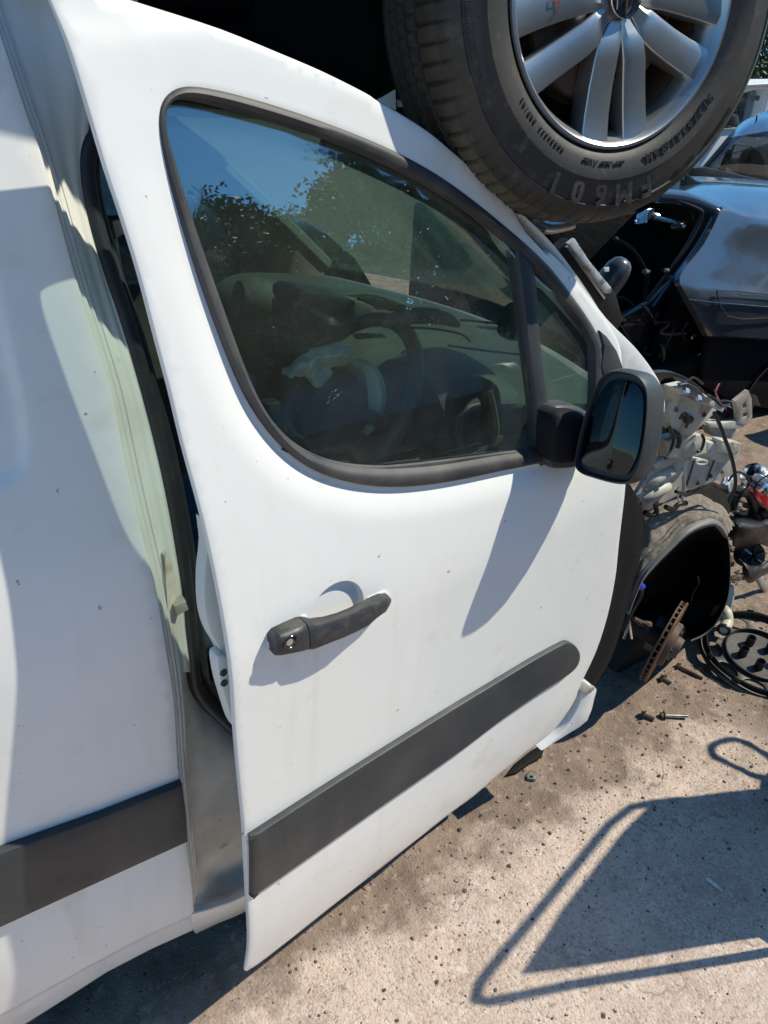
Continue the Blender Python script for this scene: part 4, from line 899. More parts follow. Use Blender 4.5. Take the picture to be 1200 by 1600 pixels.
# rim
rp = [(.214,-.004),(.2165,.002),(.215,.0055),(.2105,.006),(.2065,.003),(.203,-.006),(.198,-.012),(.190,-.03),(.186,-.08),(.188,-.19),(.206,-.20),(.206,-.19)]
V, F = lathe_geo(rp, 128); ob('rim', V, F, 'alloy', wheel, M4=WM)
V, F = lathe_geo([(.185,-.04),(.183,-.09),(.184,-.185)], 96); ob('rim_barrel', V, F, 'alloyback', wheel, M4=WM)
V, F = lathe_geo([(0,-.07),(.07,-.072),(.14,-.08),(.150,-.09),(.150,-.12),(.183,-.16)], 64); ob('brake_shield', V, F, 'liner', wheel, M4=WM)
V, F = lathe_geo([(.060,-.056),(.142,-.056),(.145,-.062),(.142,-.078)], 64); ob('brake_disc', V, F, 'rustdark', wheel, M4=WM)
V, F = lathe_geo([(.0,-.012),(.024,-.012),(.034,-.012),(.040,-.016),(.062,-.020),(.074,-.030),(.078,-.045),(.076,-.07)], 80); ob('hub', V, F, 'alloy', wheel, M4=WM)
def spoke_geo(ang, s):
    st_ = [(.030,.008,.0115,-.011,.028),(.048,.0165,.0180,-.008,.034),(.060,.0230,.0225,-.005,.040),(.085,.0290,.0235,-.005,.044),(.12,.0340,.0240,-.008,.046),(.16,.0390,.0250,-.009,.044),(.192,.0425,.0265,-.007,.036),(.205,.0435,.0270,-.005,.024)]
    V = []; F = []
    for r, off, hw, top, dp_ in st_:
        y = off*s; b = .0016
        pr = [(-hw+b, top), (-.45*hw*s, top+.0035), (hw-b, top), (hw, top-.0018), (hw*1.06, top-dp_*.5), (hw*.8, top-dp_), (-hw*.8, top-dp_), (-hw*1.06, top-dp_*.5), (-hw, top-.0018)]
        for q, z in pr: V.append((r, y+q, z))
    k = 9
    for i in range(len(st_)-1):
        for j in range(k): j2 = (j+1) % k; F.append((i*k+j, (i+1)*k+j, (i+1)*k+j2, i*k+j2))
    F.append(tuple(range(k))); F.append(tuple((len(st_)-1)*k+j for j in range(k))[::-1])
    V = [(v[0], v[1], v[2]) for v in V]
    return xf((V, F), Matrix.Rotation(R_(ang), 4, 'Z'))
for k in range(5):
    for s in (-1, 1):
        V, F = spoke_geo(-84+72*k, s); ob('rim_spoke', V, F, 'alloy', wheel, M4=WM, sharp=25)
for k in range(5):
    V, F = lathe_geo([(.0,-.040),(.008,-.040),(.0085,-.052)], 6); Mk = WM @ Matrix.Rotation(R_(-84+36+72*k), 4, 'Z')
    ob('wheel_bolt', V, F, 'darksteel', wheel, M4=Mk @ Matrix.Translation((.056, 0, .022)))
    V, F = lathe_geo([(.0,.0),(.0122,.0),(.0140,.0022),(.016,.0)], 24); ob('bolt_recess', V, F, 'cap', wheel, M4=Mk @ Matrix.Translation((.0545, 0, -.0235)))
V, F = lathe_geo([(0,.0),(.026,-.0005),(.029,-.002),(.030,-.004)], 48); ob('centre_cap', V, F, 'cap', wheel, M4=WM)
def strokes(paths, r, z, Mx, mt, nm, par):
    parts = []
    for p in paths: parts.append(tube_geo([tuple(q)+(z,) for q in p], r, 6))
    V, F = join(parts); return ob(nm, V, F, mt, par, M4=Mx)
EM = WM @ Matrix.Rotation(R_(-16), 4, 'Z')
strokes([[(.0285*math.cos(a), .0285*math.sin(a)) for a in np.linspace(0, 6.283, 49)]], .0016, -.0005, EM, 'chrome', 'cap_ring', wheel)
strokes([[(-.010,.0235),(0,.0035),(.010,.0235)], [(-.0225,.012),(-.0105,-.0215),(0,.0025),(.0105,-.0215),(.0225,.012)]], .0021, .0006, EM, 'chrome', 'cap_emblem', wheel)
# hand-drawn number on the spoke
strokes([[(-.004,.010),(-.0065,-.001),(.004,.001)], [(.004,.010),(.003,-.012)]], .0007, .0, frame(WM @ Vector((-.128, -.016, -.003)), (1, 0, 0), wn), 'marker', 'chalk_mark', wheel)
# body: side with arch, sill, liner, underside
ZS = 2.07
side2 = [(-2.4,ZS),(.42,ZS),(.47,ZS+.03)]+[(WC.x+.47*math.cos(a), WC.z+.03+.44*math.sin(a)) for a in np.linspace(R_(152), R_(12), 22)]+[(1.75,2.10),(1.95,2.35),(1.6,2.72),(.6,2.85),(-2.4,2.9)]
slab('body_side', side2, s_plane(.868), 'darkcar', stk, top=.0, bot=-.03, r=.006, grid=.12)
g = loft_geo([[(WC.x+rr_*math.cos(a), yy_, WC.z+.03+rr_*math.sin(a)) for a in np.linspace(R_(165), R_(8), 10)] for rr_, yy_ in ((.47,.885),(.46,1.0),(.44,1.12),(.30,1.17),(.02,1.18))], 3, 3)
V, F = shell(g, (0, .01, .004)); ob('arch_liner', V, F, 'under', stk)
g = loft_geo([[(x, y, z+(.05 if x < -.1 else 0)+.03*noise.noise(Vector((x*4, y*4, z*3)))) for y, z in ((.89,ZS),(.96,ZS-.01),(1.03,ZS-.04),(1.13,1.98),(1.16,1.86),(1.22,1.82),(1.6,1.83),(2.5,1.84))] for x in (-2.4, -1.2, -.4, .0, .3, .62, .80)], 6, 5)
V, F = shell(g, (0, .02, .03)); ob('underbody', V, F, 'under', stk)
g = loft_geo([[(x, y, z) for y, z in ((1.20,2.1),(1.21,1.80),(1.26,1.70),(1.45,1.66),(2.0,1.67),(2.4,1.72),(2.5,1.95))] for x in (.52, .60, .80, 1.0, 1.15)], 4, 4)
V, F = shell(g, (0, .03, .03)); ob('engine_undertray', V, F, 'under', stk)
for yy_, zz, rr_ in ((1.21, 1.80, .016), (1.55, 1.82, .02), (1.62, 1.83, .012)):
    tube('exhaust_pipe', [(-1.5, yy_, zz+.01), (-.3, yy_+.03, zz), (.3, yy_, zz+.005), (.7, yy_+.06, zz+.02)], rr_, 'under', stk, 8, n=4)
tube('suspension_arm', [(.96, 1.15, 1.80), (.90, 1.5, 1.79), (.85, 1.8, 1.82)], [.03,.022,.03], 'under', stk, 8)
V, F = lathe_geo([(0,.03),(.06,.03),(.065,.02),(.065,-.10),(0,-.10)], 24); ob('wheel_hub_carrier', V, F, 'under', stk, M4=frame((.96, 1.12, 1.84), (1, 0, 0), (0, -1, 0)))
pane_box('body_far_side', -.2, 2.62, 2.3, 4.4, .05, .85, 'darkcar', stk, .02)
pane_box('body_roof', -.3, 1.8, 2.75, 4.2, 1.66, .05, 'darkcar', stk, .02)
# scraps wedged between the van and the tyre
o = pp('paper_scrap', [(588,156),(600,150),(617,140),(618,172),(604,166)], 1.08, 'white', None, .002, -.002, .0005, n=0, label='white folded panel scrap poking up behind the top edge of the van door', cat='scrap')
o = pp('plastic_connector', [(623,156),(630,155),(631,166),(624,167)], 1.09, 'clear', None, .006, -.006, .001, n=0, label='tiny clear plastic connector wedged beside the tyre above the door', cat='connector')
tr_ = thing('chrome_trim', 'dull silver tubular trim lying under the tyre beside the van pillar', 'trim', tuple(A(840, 345, 1.1)))
tube('trim_tube', [A(x, y, 1.08) for x, y in ((806,330),(828,336),(842,350),(862,352),(892,346))], .016, 'steel', tr_, 10, n=4)
tube('trim_end', [A(x, y, 1.06) for x, y in ((828,334),(832,350),(850,358))], .006, 'darksteel', tr_, 8, n=3)

# ------------------------------------------------------------------ navy estate car with its tailgate gone
est = thing('estate_car', 'dusty navy estate car with no tailgate standing beyond the stripped van front', 'car', (4.2, 3.1, 0))
rows = [[(1030,279,3.3),(1072,276,3.25),(1115,276,3.2),(1180,280,3.15),(1330,292,3.1)],
        [(1035,292,3.0),(1078,287,2.95),(1120,288,2.9),(1185,292,2.85),(1330,305,2.8)],
        [(1040,299,2.8),(1086,304,2.72),(1126,310,2.68),(1188,316,2.66),(1330,332,2.62)],
        [(1122,322,2.60),(1134,324,2.585),(1150,328,2.575),(1192,336,2.56),(1330,355,2.55)],
        [(1124,332,2.56),(1140,338,2.545),(1156,342,2.535),(1196,350,2.52),(1330,372,2.51)],
        [(1100,381,2.49),(1122,386,2.48),(1150,390,2.475),(1196,396,2.47),(1330,415,2.46)],
        [(1063,431,2.42),(1095,433,2.41),(1140,438,2.405),(1196,444,2.40),(1330,460,2.39)],
        [(1073,462,2.38),(1100,466,2.365),(1145,470,2.36),(1196,474,2.36),(1330,488,2.36)],
        [(1092,498,2.385),(1115,500,2.37),(1150,502,2.365),(1200,506,2.365),(1330,518,2.365)],
        [(1106,525,2.40),(1125,526,2.38),(1155,527,2.37),(1204,530,2.37),(1330,540,2.37)]]
rows = [[A(x, y, Y) for x, y, Y in r] for r in rows]
body = loft('quarter_panel', rows, 'estate', est, d=(0, .03, -.01), nu=6, nv=5)
# opening surround and rubber
opn = [(1030,300),(1077,306),(1123,324),(1125,332),(1116,354),(1095,389),(1063,431),(1074,463),(1090,498),(1105,524)]
tube('opening_frame', [A(x-5, y+5, 2.62) for x, y in opn[:7]], .035, 'navy', est, 10, n=4)
tube('opening_seal', [A(x, y, 2.60) for x, y in ((1010,298),(1050,310),(1090,326),(1096,338),(1086,362),(1064,398),(1030,445),(1010,470))], .012, 'black', est, 8, n=4)
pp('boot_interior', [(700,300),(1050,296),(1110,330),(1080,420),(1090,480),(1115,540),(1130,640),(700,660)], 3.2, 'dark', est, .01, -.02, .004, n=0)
pp('boot_side_lining', [(850,360),(900,345),(1000,330),(1080,350),(1055,410),(1020,470),(960,500),(900,470)], 3.05, 'under', est, .02, -.02, .01, n=0)
pp('rear_panel', [(960,500),(1020,470),(1060,435),(1072,470),(1092,510),(1106,540),(1112,600),(1030,590),(985,540)], 2.70, 'darkcar', est, .02, -.04, .01, n=0)
pp('lamp_housing', [(1020,560),(1060,470),(1085,490),(1100,530),(1105,590),(1060,600)], 2.62, 'under', est, .03, -.03, .01, n=2)
for q in ((1083,527),(1092,556)):
    V, F = lathe_geo([(0,.006),(.012,.006),(.016,0)], 10); ob('lamp_bolt', V, F, 'steel', est, M4=frame(A(*q, 2.56), (1, 0, 0), (0, -1, 0)))
rb3 = random.Random(3)
for i_ in range(16):
    x0, y0_ = rb3.uniform(985, 1090), rb3.uniform(470, 600); tube('torn_wiring', [A(x0, y0_, 2.55), A(x0+rb3.uniform(-14, 14), y0_+rb3.uniform(4, 16), 2.52), A(x0+rb3.uniform(-26, 26), y0_+rb3.uniform(12, 34), 2.55)], rb3.uniform(.004, .009), ('dark','black','under','darksteel','rustdark')[i_ % 5], est, 6, n=3)
for i_ in range(9):
    g = stone_geo(rb3.uniform(.02, .05), 90+i_); p = A(rb3.uniform(960, 1095), rb3.uniform(350, 590), 2.62); ob('boot_debris', [(v[0]+p[0], v[1]+p[1], v[2]+p[2]) for v in g[0]], g[1], ('darkcar','dashdark','under','darksteel')[i_ % 4], est, sharp=20)
for pts in (((1000,312),(1040,318),(1076,332),(1080,342)), ((960,372),(990,392),(1010,430),(1006,470)), ((900,470),(940,462),(980,470),(1000,500))):
    tube('lining_edge', [A(x, y, 2.9) for x, y in pts], .012, 'dashdark', est, 8, n=4)
pp('number_recess', [(1020,540),(1040,538),(1042,556),(1022,560)], 2.64, 'dashdark', est, .01, 0, .003, n=0)
tube('sill_edge', [A(x, y, 2.6) for x, y in ((1018,483),(1040,452),(1060,425))], .008, 'navy', est, 6)
hg = thing('tailgate_hinge', 'bright metal gas strut and hinge inside the open back of the navy estate', 'hinge', tuple(A(1015, 340, 2.6)))
V, F = crumple(loft_geo([[A(992,344,2.7), A(1002,338,2.7), A(1010,333,2.7)], [A(996,350,2.68), A(1008,345,2.66), A(1018,341,2.68)], [A(1006,330,2.7), A(1014,327,2.68), A(1026,332,2.7)], [A(1012,348,2.7), A(1022,342,2.7), A(1030,340,2.7)]], 5, 5), .03, 16); V, F = shell((V, F), (0, .01, 0)); ob('hinge_bracket', V, F, 'steel', hg, sharp=20)
tube('gas_strut', [A(1022,340,2.66), A(1064,351,2.66)], .014, 'chrome', hg, 10); tube('strut_end', [A(1062,350,2.66), A(1069,347,2.66)], .008, 'darksteel', hg, 8)
an = sub = None
afp = [(1066,294),(1068,276),(1072,272),(1080,278),(1090,284),(1101,287),(1102,293),(1085,295)]
pp('shark_fin_antenna', afp, 2.93, 'darkcar', est, .012, -.012, .006, n=3)
pp('antenna_base', [(1064,294),(1070,290),(1098,289),(1102,292),(1098,297),(1068,298)], 2.93, 'darkcar', est, .03, -.03, .006, n=2)
fu = px([(1120,452),(1140,455),(1196,458),(1200,492),(1160,500),(1136,496),(1122,470)], Axz(2.34), 3)
fV = [A(x, y, 2.352) for x, y in ((1120,454),(1160,456),(1215,462),(1215,496),(1160,499),(1136,494),(1123,474),(1120,454))]
tube('fuel_flap_gap', fV, .0035, 'dark', est, 6)
tube('swage_line', [A(x, y, 2.352) for x, y in ((1076,468),(1120,473),(1180,478),(1300,488))], .004, 'darkcar', est, 6)
V, F = lathe_geo([(.36,.0),(.345,.0),(.335,-.06),(.33,-.3),(0,-.32)], 40); ob('rear_arch', V, F, 'liner', est, M4=frame(A(1205, 640, 2.42), (1, 0, 0), (0, -1, 0)))
pp('lower_body', [(1095,600),(1106,526),(1160,528),(1330,542),(1330,660),(1150,630)], 2.46, 'matte', est, .01, -.02, .004, n=0)  # black sheet: the dark hollow below the quarter panel put into its colour
pane_box('car_floor', 4.6, 3.3, .42, 3.6, 1.6, .1, 'under', est, .02)
pane_box('far_body_side', 4.8, 4.1, .75, 4.0, .06, .75, 'navy', est, .02)
pane_box('front_body', 6.2, 3.3, .72, .9, 1.66, .5, 'navy', est, .08)
for x, y in ((3.3, 4.0), (6.2, 2.55), (6.2, 4.0)):
    V, F = lathe_geo([(0,.02),(.2,.02),(.3,.02),(.315,0),(.315,-.16),(.3,-.18),(0,-.18)], 28); ob('road_wheel', V, F, 'tyre', est, M4=frame((x, y, .315), (1, 0, 0), (0, -1, 0)))
def plain_car(label, loc, rz, paint):  # added unseen cars that shade the ground and darken reflections and the cab view
    t = thing('added_car', label, 'car', (0, 0, 0), 'added cars that darken ground, reflections and cab view')
    pf = [(-2.05,.35),(-2.1,.8),(-2.0,1.02),(-1.4,1.08),(-.85,1.52),(.75,1.55),(1.45,1.08),(2.0,.95),(2.08,.4)]
    slab('body', [tuple(p) for p in cr(pf, 3)], lambda x, z, o: (x, .85-o-max(0, z-1.0)*(.3 if o < .8 else -.3), z), paint, t, top=1.7, bot=0, r=.05)
    for x in (-1.35, 1.3):
        for y in (-.74, .86):
            V, F = lathe_geo([(0,.01),(.2,.02),(.3,.02),(.315,0),(.315,-.1),(.3,-.12),(0,-.12)], 24); ob('road_wheel', V, F, 'tyre', t, M4=frame((x, y, .315), (1, 0, 0), (0, 1 if y > 0 else -1, 0)))
    for sy in (-1, 1): slab('side_glass', [(-1.3,1.1),(-.8,1.45),(.7,1.47),(1.25,1.1)], lambda x, z, o: (x, sy*(.86+o-max(0, z-1.0)*.3), z), 'farglass', t, top=.006, bot=0, r=.002)
    t.location = loc; t.rotation_euler = (0, 0, rz); return t
plain_car('dark car added out of view so its shade darkens the ground beside the estate', (6.9, 1.15, 0), 0, 'darkcar')
plain_car('dark car added behind the camera to darken the low front half of the van window', (4.6, -2.6, 0), R_(48), 'darkcar')
plain_car('dark car added beyond the far side of the white van to darken the view through its cab', (.2, 4.9, 0), R_(4), 'darkcar')
plain_car('navy car added behind the camera to darken the low rear half of the van window', (1.9, -4.6, 0), R_(14), 'navy')
# loose black parts leaning in the dark gap ahead of the van pillar
lb = thing('loose_tailgate_trim', 'loose black plastic panel with a silver strip leaning between van and estate', 'car part', tuple(A(930, 450, 1.6)))
pp('trim_panel', [(862,392),(886,372),(960,458),(972,500),(960,520),(900,430)], 1.60, 'black', lb, .006, -.02, .004, n=0)
pp('silver_strip', [(886,380),(896,372),(918,406),(954,450),(952,458),(944,458),(912,414)], 1.58, 'clear', lb, .006, -.006, .002, n=0)
pp('edge_strip', [(884,386),(888,384),(946,464),(943,468)], 1.59, 'chrome', lb, .003, -.003, .001, n=0)
dm = thing('wing_mirror_shell', 'dark grey mirror shell standing in the gap behind the silver strip', 'mirror', tuple(A(960, 425, 1.9)))
V, F = lathe_geo([(.0,.075),(.02,.072),(.036,.06),(.047,.035),(.052,0),(.052,-.06)], 28); ob('shell', V, F, mat('dark_grey_shell', (.05,.053,.06), .35, coat=.3), dm, M4=frame(A(958,432,1.95), (0, 1, 0), (.35, -.3, .9)))
slab('sticker', px([(943,418),(951,417),(951,424),(944,425)], Axz(1.84), 0), s_plane(1.84), 'white', dm, top=.002, bot=0, r=.0005)

# ------------------------------------------------------------------ further vehicles
mpv = thing('dark_blue_car', 'dark blue tall car with rounded roof parked facing the navy estate', 'car', (9.5, 6.3, 0))
def W(x, y, Y): return A(x, y, Y)
rows = [[(1096,262,5.0),(1124,230,5.0),(1152,197,5.05),(1180,180,5.1),(1215,172,5.2),(1330,170,5.4)],
        [(1102,262,4.8),(1128,236,4.8),(1154,206,4.82),(1184,190,4.85),(1220,183,4.9),(1330,182,5.0)],
        [(1110,263,4.7),(1134,238,4.7),(1156,214,4.7),(1186,207,4.7),(1222,204,4.7),(1330,206,4.75)]]
loft('roof', [[A(*q) for q in r] for r in rows], 'navy', mpv, d=(.02, .03, -.02), nu=5, nv=4)
slab('windscreen', px([(1100,262),(1138,216),(1156,211),(1200,207),(1330,212),(1330,300),(1200,283),(1150,276)], Axz(4.72), 0), s_plane(4.72), 'farglass', mpv, top=.01, bot=-.01, r=.003, grid=.3)
pp('screen_pillar', [(1098,264),(1140,214),(1145,214),(1104,268)], 4.70, 'darkcar', mpv, .02, -.02, .004, n=0)
pp('inner_pillar', [(1124,268),(1138,234),(1142,234),(1130,270)], 5.2, 'dark', mpv, .02, -.02, .004, n=0)
pp('bonnet_scuttle', [(1080,262),(1098,260),(1150,272),(1205,284),(1330,300),(1330,330),(1200,300),(1075,290)], 4.6, 'black', mpv, .03, -.3, .01, n=0)
pp('front_seat', [(1162,284),(1162,250),(1166,238),(1176,232),(1184,240),(1190,256),(1194,290)], 5.4, 'dark', mpv, .05, -.05, .02, n=3)
pp('cabin_back', [(1138,262),(1142,240),(1200,225),(1330,225),(1330,300),(1200,300)], 6.2, 'dash', mpv, .02, -.02, .004, n=0, holes=[px([(1142,240),(1148,226),(1174,230),(1170,246),(1141,248)], Axz(6.2), 0)])
tube('roof_aerial', [A(1180,196,4.9), A(1183,180,4.9)], .008, 'black', mpv, 6); tube('aerial_foot', [A(1178,197,4.9), A(1182,192,4.9)], .02, 'black', mpv, 6)
pane_box('lower_body', 8.6, 6.4, .7, 3.4, 1.6, .7, 'navy', mpv, .1, R_(20))
bv = thing('white_pickup_van', 'white van cab with dark side window and black mirror parked far behind', 'van', (13, 8.6, 0))
pp('cab_side', [(1075,300),(1090,245),(1105,215),(1120,180),(1135,140),(1158,127),(1180,124),(1330,122),(1330,330),(1075,330)], 6.6, 'white', bv, .05, -.2, .04, n=0,
   holes=[px([(1130,196),(1142,168),(1158,146),(1176,141),(1193,141),(1194,148),(1187,175),(1182,196)], Axz(6.6), 0)])
pp('side_window', [(1128,198),(1140,168),(1156,144),(1176,139),(1196,139),(1196,148),(1189,176),(1184,198)], 6.72, 'farglass', bv, .01, -.01, .002, n=0)
pp('window_edge', [(1176,196),(1184,150),(1190,148),(1184,198)], 6.68, 'trim', bv, .03, -.03, .005, n=0)
pp('headrest_band', [(1136,180),(1150,156),(1182,152),(1180,166),(1150,170)], 7.2, 'rustdark', bv, .02, -.02, .01, n=0)
pp('cabin_dark', [(1120,205),(1135,140),(1200,135),(1200,205)], 7.6, 'dark', bv, .02, -.02, .01, n=0)
pp('door_mirror', [(1134,196),(1138,184),(1146,178),(1149,186),(1148,198)], 6.45, 'black', bv, .06, -.06, .02, n=3)
tube('waist_crease', [A(x, y, 6.53) for x, y in ((1120,200),(1150,197),(1190,200),(1330,208))], .015, 'plastic', bv, 6)
tube('roof_gutter', [A(x, y, 6.53) for x, y in ((1140,140),(1160,133),(1200,131),(1330,130))], .02, 'white', bv, 6)

# ------------------------------------------------------------------ trees
def tree_mesh(seed, H, Rc, n_leaf, clumps, low=.25, ls=.10, shape='round'):
    rr = random.Random(seed); cl = []
    for _ in range(clumps):
        t = rr.uniform(low, 1.0); k = math.sqrt(max(0, 1-((t-(low+.30))/(1.02-low-.28 if t > low+.3 else .36))**2)) if shape == 'round' else (1-t)**.7*1.15+.08
        a = rr.uniform(0, 6.283); rad = Rc*k*math.sqrt(rr.uniform(.1, 1)); cl.append((rad*math.cos(a), rad*math.sin(a), t*H, rr.uniform(.35, .8)*Rc*.36))
    V = []; F = []
    for _ in range(n_leaf):
        c = cl[rr.randrange(len(cl))]; d = Vector((rr.gauss(0, 1), rr.gauss(0, 1), rr.gauss(0, .75))).normalized()*c[3]*rr.uniform(.25, 1.1)
        p = Vector(c[:3])+d; u = Vector((rr.gauss(0, 1), rr.gauss(0, 1), rr.gauss(0, 1))).normalized(); v = u.cross(Vector((rr.gauss(0, 1), rr.gauss(0, 1), rr.gauss(0, 1)))).normalized(); s = ls*rr.uniform(.6, 1.3)
        o = len(V); V += [p-u*s, p-v*s*.5, p+u*s, p+v*s*.5]; F.append((o, o+1, o+2, o+3))
    parts = [tube_geo([(0, 0, -.1), (.03, .02, H*.3), (-.04, .05, H*.6), (0, 0, H*.9)], [H*.026, H*.02, H*.013, H*.003], 8)]
    for c in cl[::max(1, len(cl)//14)]:
        b0 = Vector((0, 0, c[2]*.62)); e_ = Vector(c[:3]); parts.append(tube_geo([b0, b0.lerp(e_, .5)+Vector((0, 0, .1)), e_], [H*.009, H*.006, H*.002], 5))
    return (V, F), join(parts)
def make_tree(name, label, loc, seed, H, Rc, nl, clumps, mt, group=None, **k):
    t = thing(name, label, 'tree', loc, group); c, tr = tree_mesh(seed, H, Rc, nl, clumps, **k); T = Matrix.Translation(loc)
    ob('crown', c[0], c[1], mt, t, M4=T, sharp=180); ob('trunk', tr[0], tr[1], 'bark', t, M4=T); return t
def copy_thing(t, loc, rz, s, label, group):
    c = t.copy(); COL.objects.link(c); c.location = loc; c.rotation_euler = (0, 0, rz); c.scale = (s, s, s); c['label'] = label; c['group'] = group
    for ch in t.children:
        d = ch.copy(); COL.objects.link(d); d.parent = c; d.matrix_parent_inverse = ch.matrix_parent_inverse.copy()
    return c
hv = []; rh = random.Random(4)
for _ in range(26000):
    a = R_(rh.uniform(-118, -8)); d_ = rh.uniform(24, 28); p = Vector((.4+d_*math.cos(a), .9+d_*math.sin(a), rh.uniform(0, 1)**.8*(3.4+1.1*noise.noise(Vector((a*9, d_*.2, 0))))))
    u = Vector((rh.gauss(0, 1), rh.gauss(0, 1), rh.gauss(0, 1))).normalized()*.22; v = u.cross(Vector((rh.gauss(0, 1), rh.gauss(0, 1), rh.gauss(0, 1)))).normalized()*.12; hv += [p-u, p-v, p+u, p+v]
ob('hedge', hv, [(i, i+1, i+2, i+3) for i in range(0, len(hv), 4)], 'leaf2', kind='stuff', label='long dark green hedge behind the mirrored trees', cat='hedge', sharp=180)
GL = 'leafy tree across the yard, seen only mirrored in the van window'
# the yard's far edge behind the photographer, mirrored in the door glass
def at_az(az_, d): return (.4+d*math.cos(R_(az_)), .9+d*math.sin(R_(az_)), 0)
t1 = make_tree('leafy_tree', GL, at_az(-58, 20), 3, 7.6, 2.8, 32000, 110, 'leaf', 'trees mirrored in the van window', low=.08, ls=.085)
t2 = make_tree('leafy_tree', GL, at_az(-47, 19), 8, 7.0, 2.6, 32000, 110, 'leaf2', 'trees mirrored in the van window', low=.08, ls=.085)
big = make_tree('birch_tree', 'tall loose tree with thin trunk, mirrored in the front half of the van window', at_az(-34.5, 17), 21, 9.2, 3.0, 30000, 120, 'leaf', low=.10, ls=.08)
for i, (a, d, s) in enumerate(((-63,22,1.1),(-53,23,1.2),(-50.5,21,1.1),(-44,23,.82),(-41.5,25,.74),(-43,30,.7),(-48,31,.8),(-56,31,.9),(-68,20,1.0),(-74,22,1.0),(-82,24,1.05),(-31,20,1.02),(-27,21,.9),(-22,24,1.1),(-16,26,1.0),(-39,19,.98),(-91,24,1.0),(-100,25,1.1),(-112,26,1.0))):
    copy_thing(t1 if i % 2 else t2, at_az(a, d), i*1.7, s, GL, 'trees mirrored in the van window')
bt = make_tree('hedge_tree', 'sunlit green tree rising behind the far white van', tuple(A(1185, 200, 16)[:2])+(0,), 31, 6.2, 3.4, 14000, 90, 'leaf', low=.05, ls=.10)
for i, (x_, Y_, s) in enumerate(((1290, 18, 1.1), (1120, 20, 1.0), (1040, 24, 1.1), (900, 26, 1.1))):
    p = A(x_, 200, Y_); copy_thing(bt, (p[0], p[1], 0), 1.3*i+1, s, ('broad green tree at the yard edge beyond the white van', 'green tree hidden behind the tyre and the parked cars', 'green tree beyond the estate car', 'green tree beyond the van bonnet space')[i], 'trees along the far yard edge')

# ------------------------------------------------------------------ things on the ground
def GP(x, y, z=0.0): return Vector(G(x, y, z))
# wheel trim lying face down
HCc = Vector((2.275, .985, .035)); Hm = frame(HCc, (.94, .34, -.02), Vector((-.10, -.12, 1)))
trim = thing('wheel_trim', 'black plastic wheel trim lying face down in the dirt', 'wheel trim', tuple(HCc-Vector((0, 0, .035))))
Rh = .205; so_ = [(Rh*.96*math.cos(a), Rh*.96*math.sin(a)) for a in np.linspace(0, 6.283, 73)[:-1]]
hl = []
for k in range(10):
    a = k*.6283+.2; c = (.152*math.cos(a), .152*math.sin(a)); hl.append([(c[0]+.027*math.cos(b)*math.cos(a)-.037*math.sin(b)*math.sin(a), c[1]+.027*math.cos(b)*math.sin(a)+.037*math.sin(b)*math.cos(a)) for b in np.linspace(0, 6.283, 19)[:-1]])
s_h = lambda a, b, o: tuple(Hm @ Vector((a, b, o-.018*(math.hypot(a, b)/Rh)**2*0+.012*(math.hypot(a, b)/Rh)**2)))
slab('trim_face', so_, s_h, mat('dusty_black_trim', (.035,.032,.03), .5, var=[(12,(.09,.075,.06),.45,.7)], bump=(80,.15,.002)), trim, top=-.012, bot=-.016, r=.001, holes=hl, grid=.02)
V, F = lathe_geo([(Rh*1.0,-.012),(Rh*1.02,-.004),(Rh*1.0,.004),(Rh*.97,.006),(Rh*.95,.0),(Rh*.95,-.01)], 96, closed=True); ob('trim_rim', V, F, 'black', trim, M4=Hm)
V, F = lathe_geo([(.188,-.008),(.188,.022),(.185,.024),(.183,.022),(.183,-.008)], 96, closed=True); ob('clip_ring', V, F, 'black', trim, M4=Hm)
V, F = lathe_geo([(.118,-.008),(.118,.006),(.114,.007),(.114,-.008)], 72, closed=True); ob('inner_ring', V, F, 'black', trim, M4=Hm)
for k in range(5):
    a = k*1.2566+.9; V, F = lathe_geo([(.010,-.01),(.0155,-.01),(.0155,.024),(.0135,.026),(.0115,.024),(.0115,-.008)], 20, closed=True); ob('bolt_socket', V, F, 'black', trim, M4=Hm @ Matrix.Translation((.058*math.cos(a), .058*math.sin(a), 0)))
for k in range(10):
    a = k*.6283+.51; ob('retaining_clip', *box_geo(.006, .024, .034, .002), 'black', trim, M4=Hm @ Matrix.Rotation(a, 4, 'Z') @ Matrix.Translation((.193, 0, .012)))
wl = [(.201*math.cos(a), .201*math.sin(a), .010+.004*math.sin(5*a)) for a in np.linspace(0, 6.283, 65)]
V, F = tube_geo(wl, .003, 6, False); ob('spring_wire', V, F, 'darksteel', trim, M4=Hm)
# hose elbow, blue-white bottle behind the arch
el_ = [A(x, y, Y) for x, y, Y in ((1118,962,1.20),(1122,956,1.18),(1128,953,1.165),(1134,958,1.14),(1136,972,1.12),(1131,984,1.10))]
e_ = thing('hose_elbow', 'yellowed plastic hose elbow with black ring beside the wheel trim', 'hose', tuple(Vector(G(1125, 975))))
tube('elbow', el_, [.020,.022,.022,.022,.021,.019], 'hose', e_, 16, n=4)
pe = Vector(el_[-1]); de = (pe-Vector(el_[-2])).normalized(); V, F = lathe_geo([(.014,.004),(.018,.006),(.024,.004),(.025,-.004),(.021,-.006)], 24); ob('clamp_ring', V, F, 'black', e_, M4=frame(pe, (1, 0, 0), de))
V, F = lathe_geo([(0,-.004),(.012,-.003),(.015,.002)], 20); ob('elbow_mouth', V, F, 'clear', e_, M4=frame(pe, (1, 0, 0), de))
tube('pale_bottle', [A(1136,950,1.20), A(1140,930,1.20), A(1142,916,1.20)], [.016,.017,.009], mat('pale_blue_plastic', (.42,.52,.60), .35), None, 14, n=3, label='pale blue plastic bottle tucked behind the wheel arch', cat='bottle')
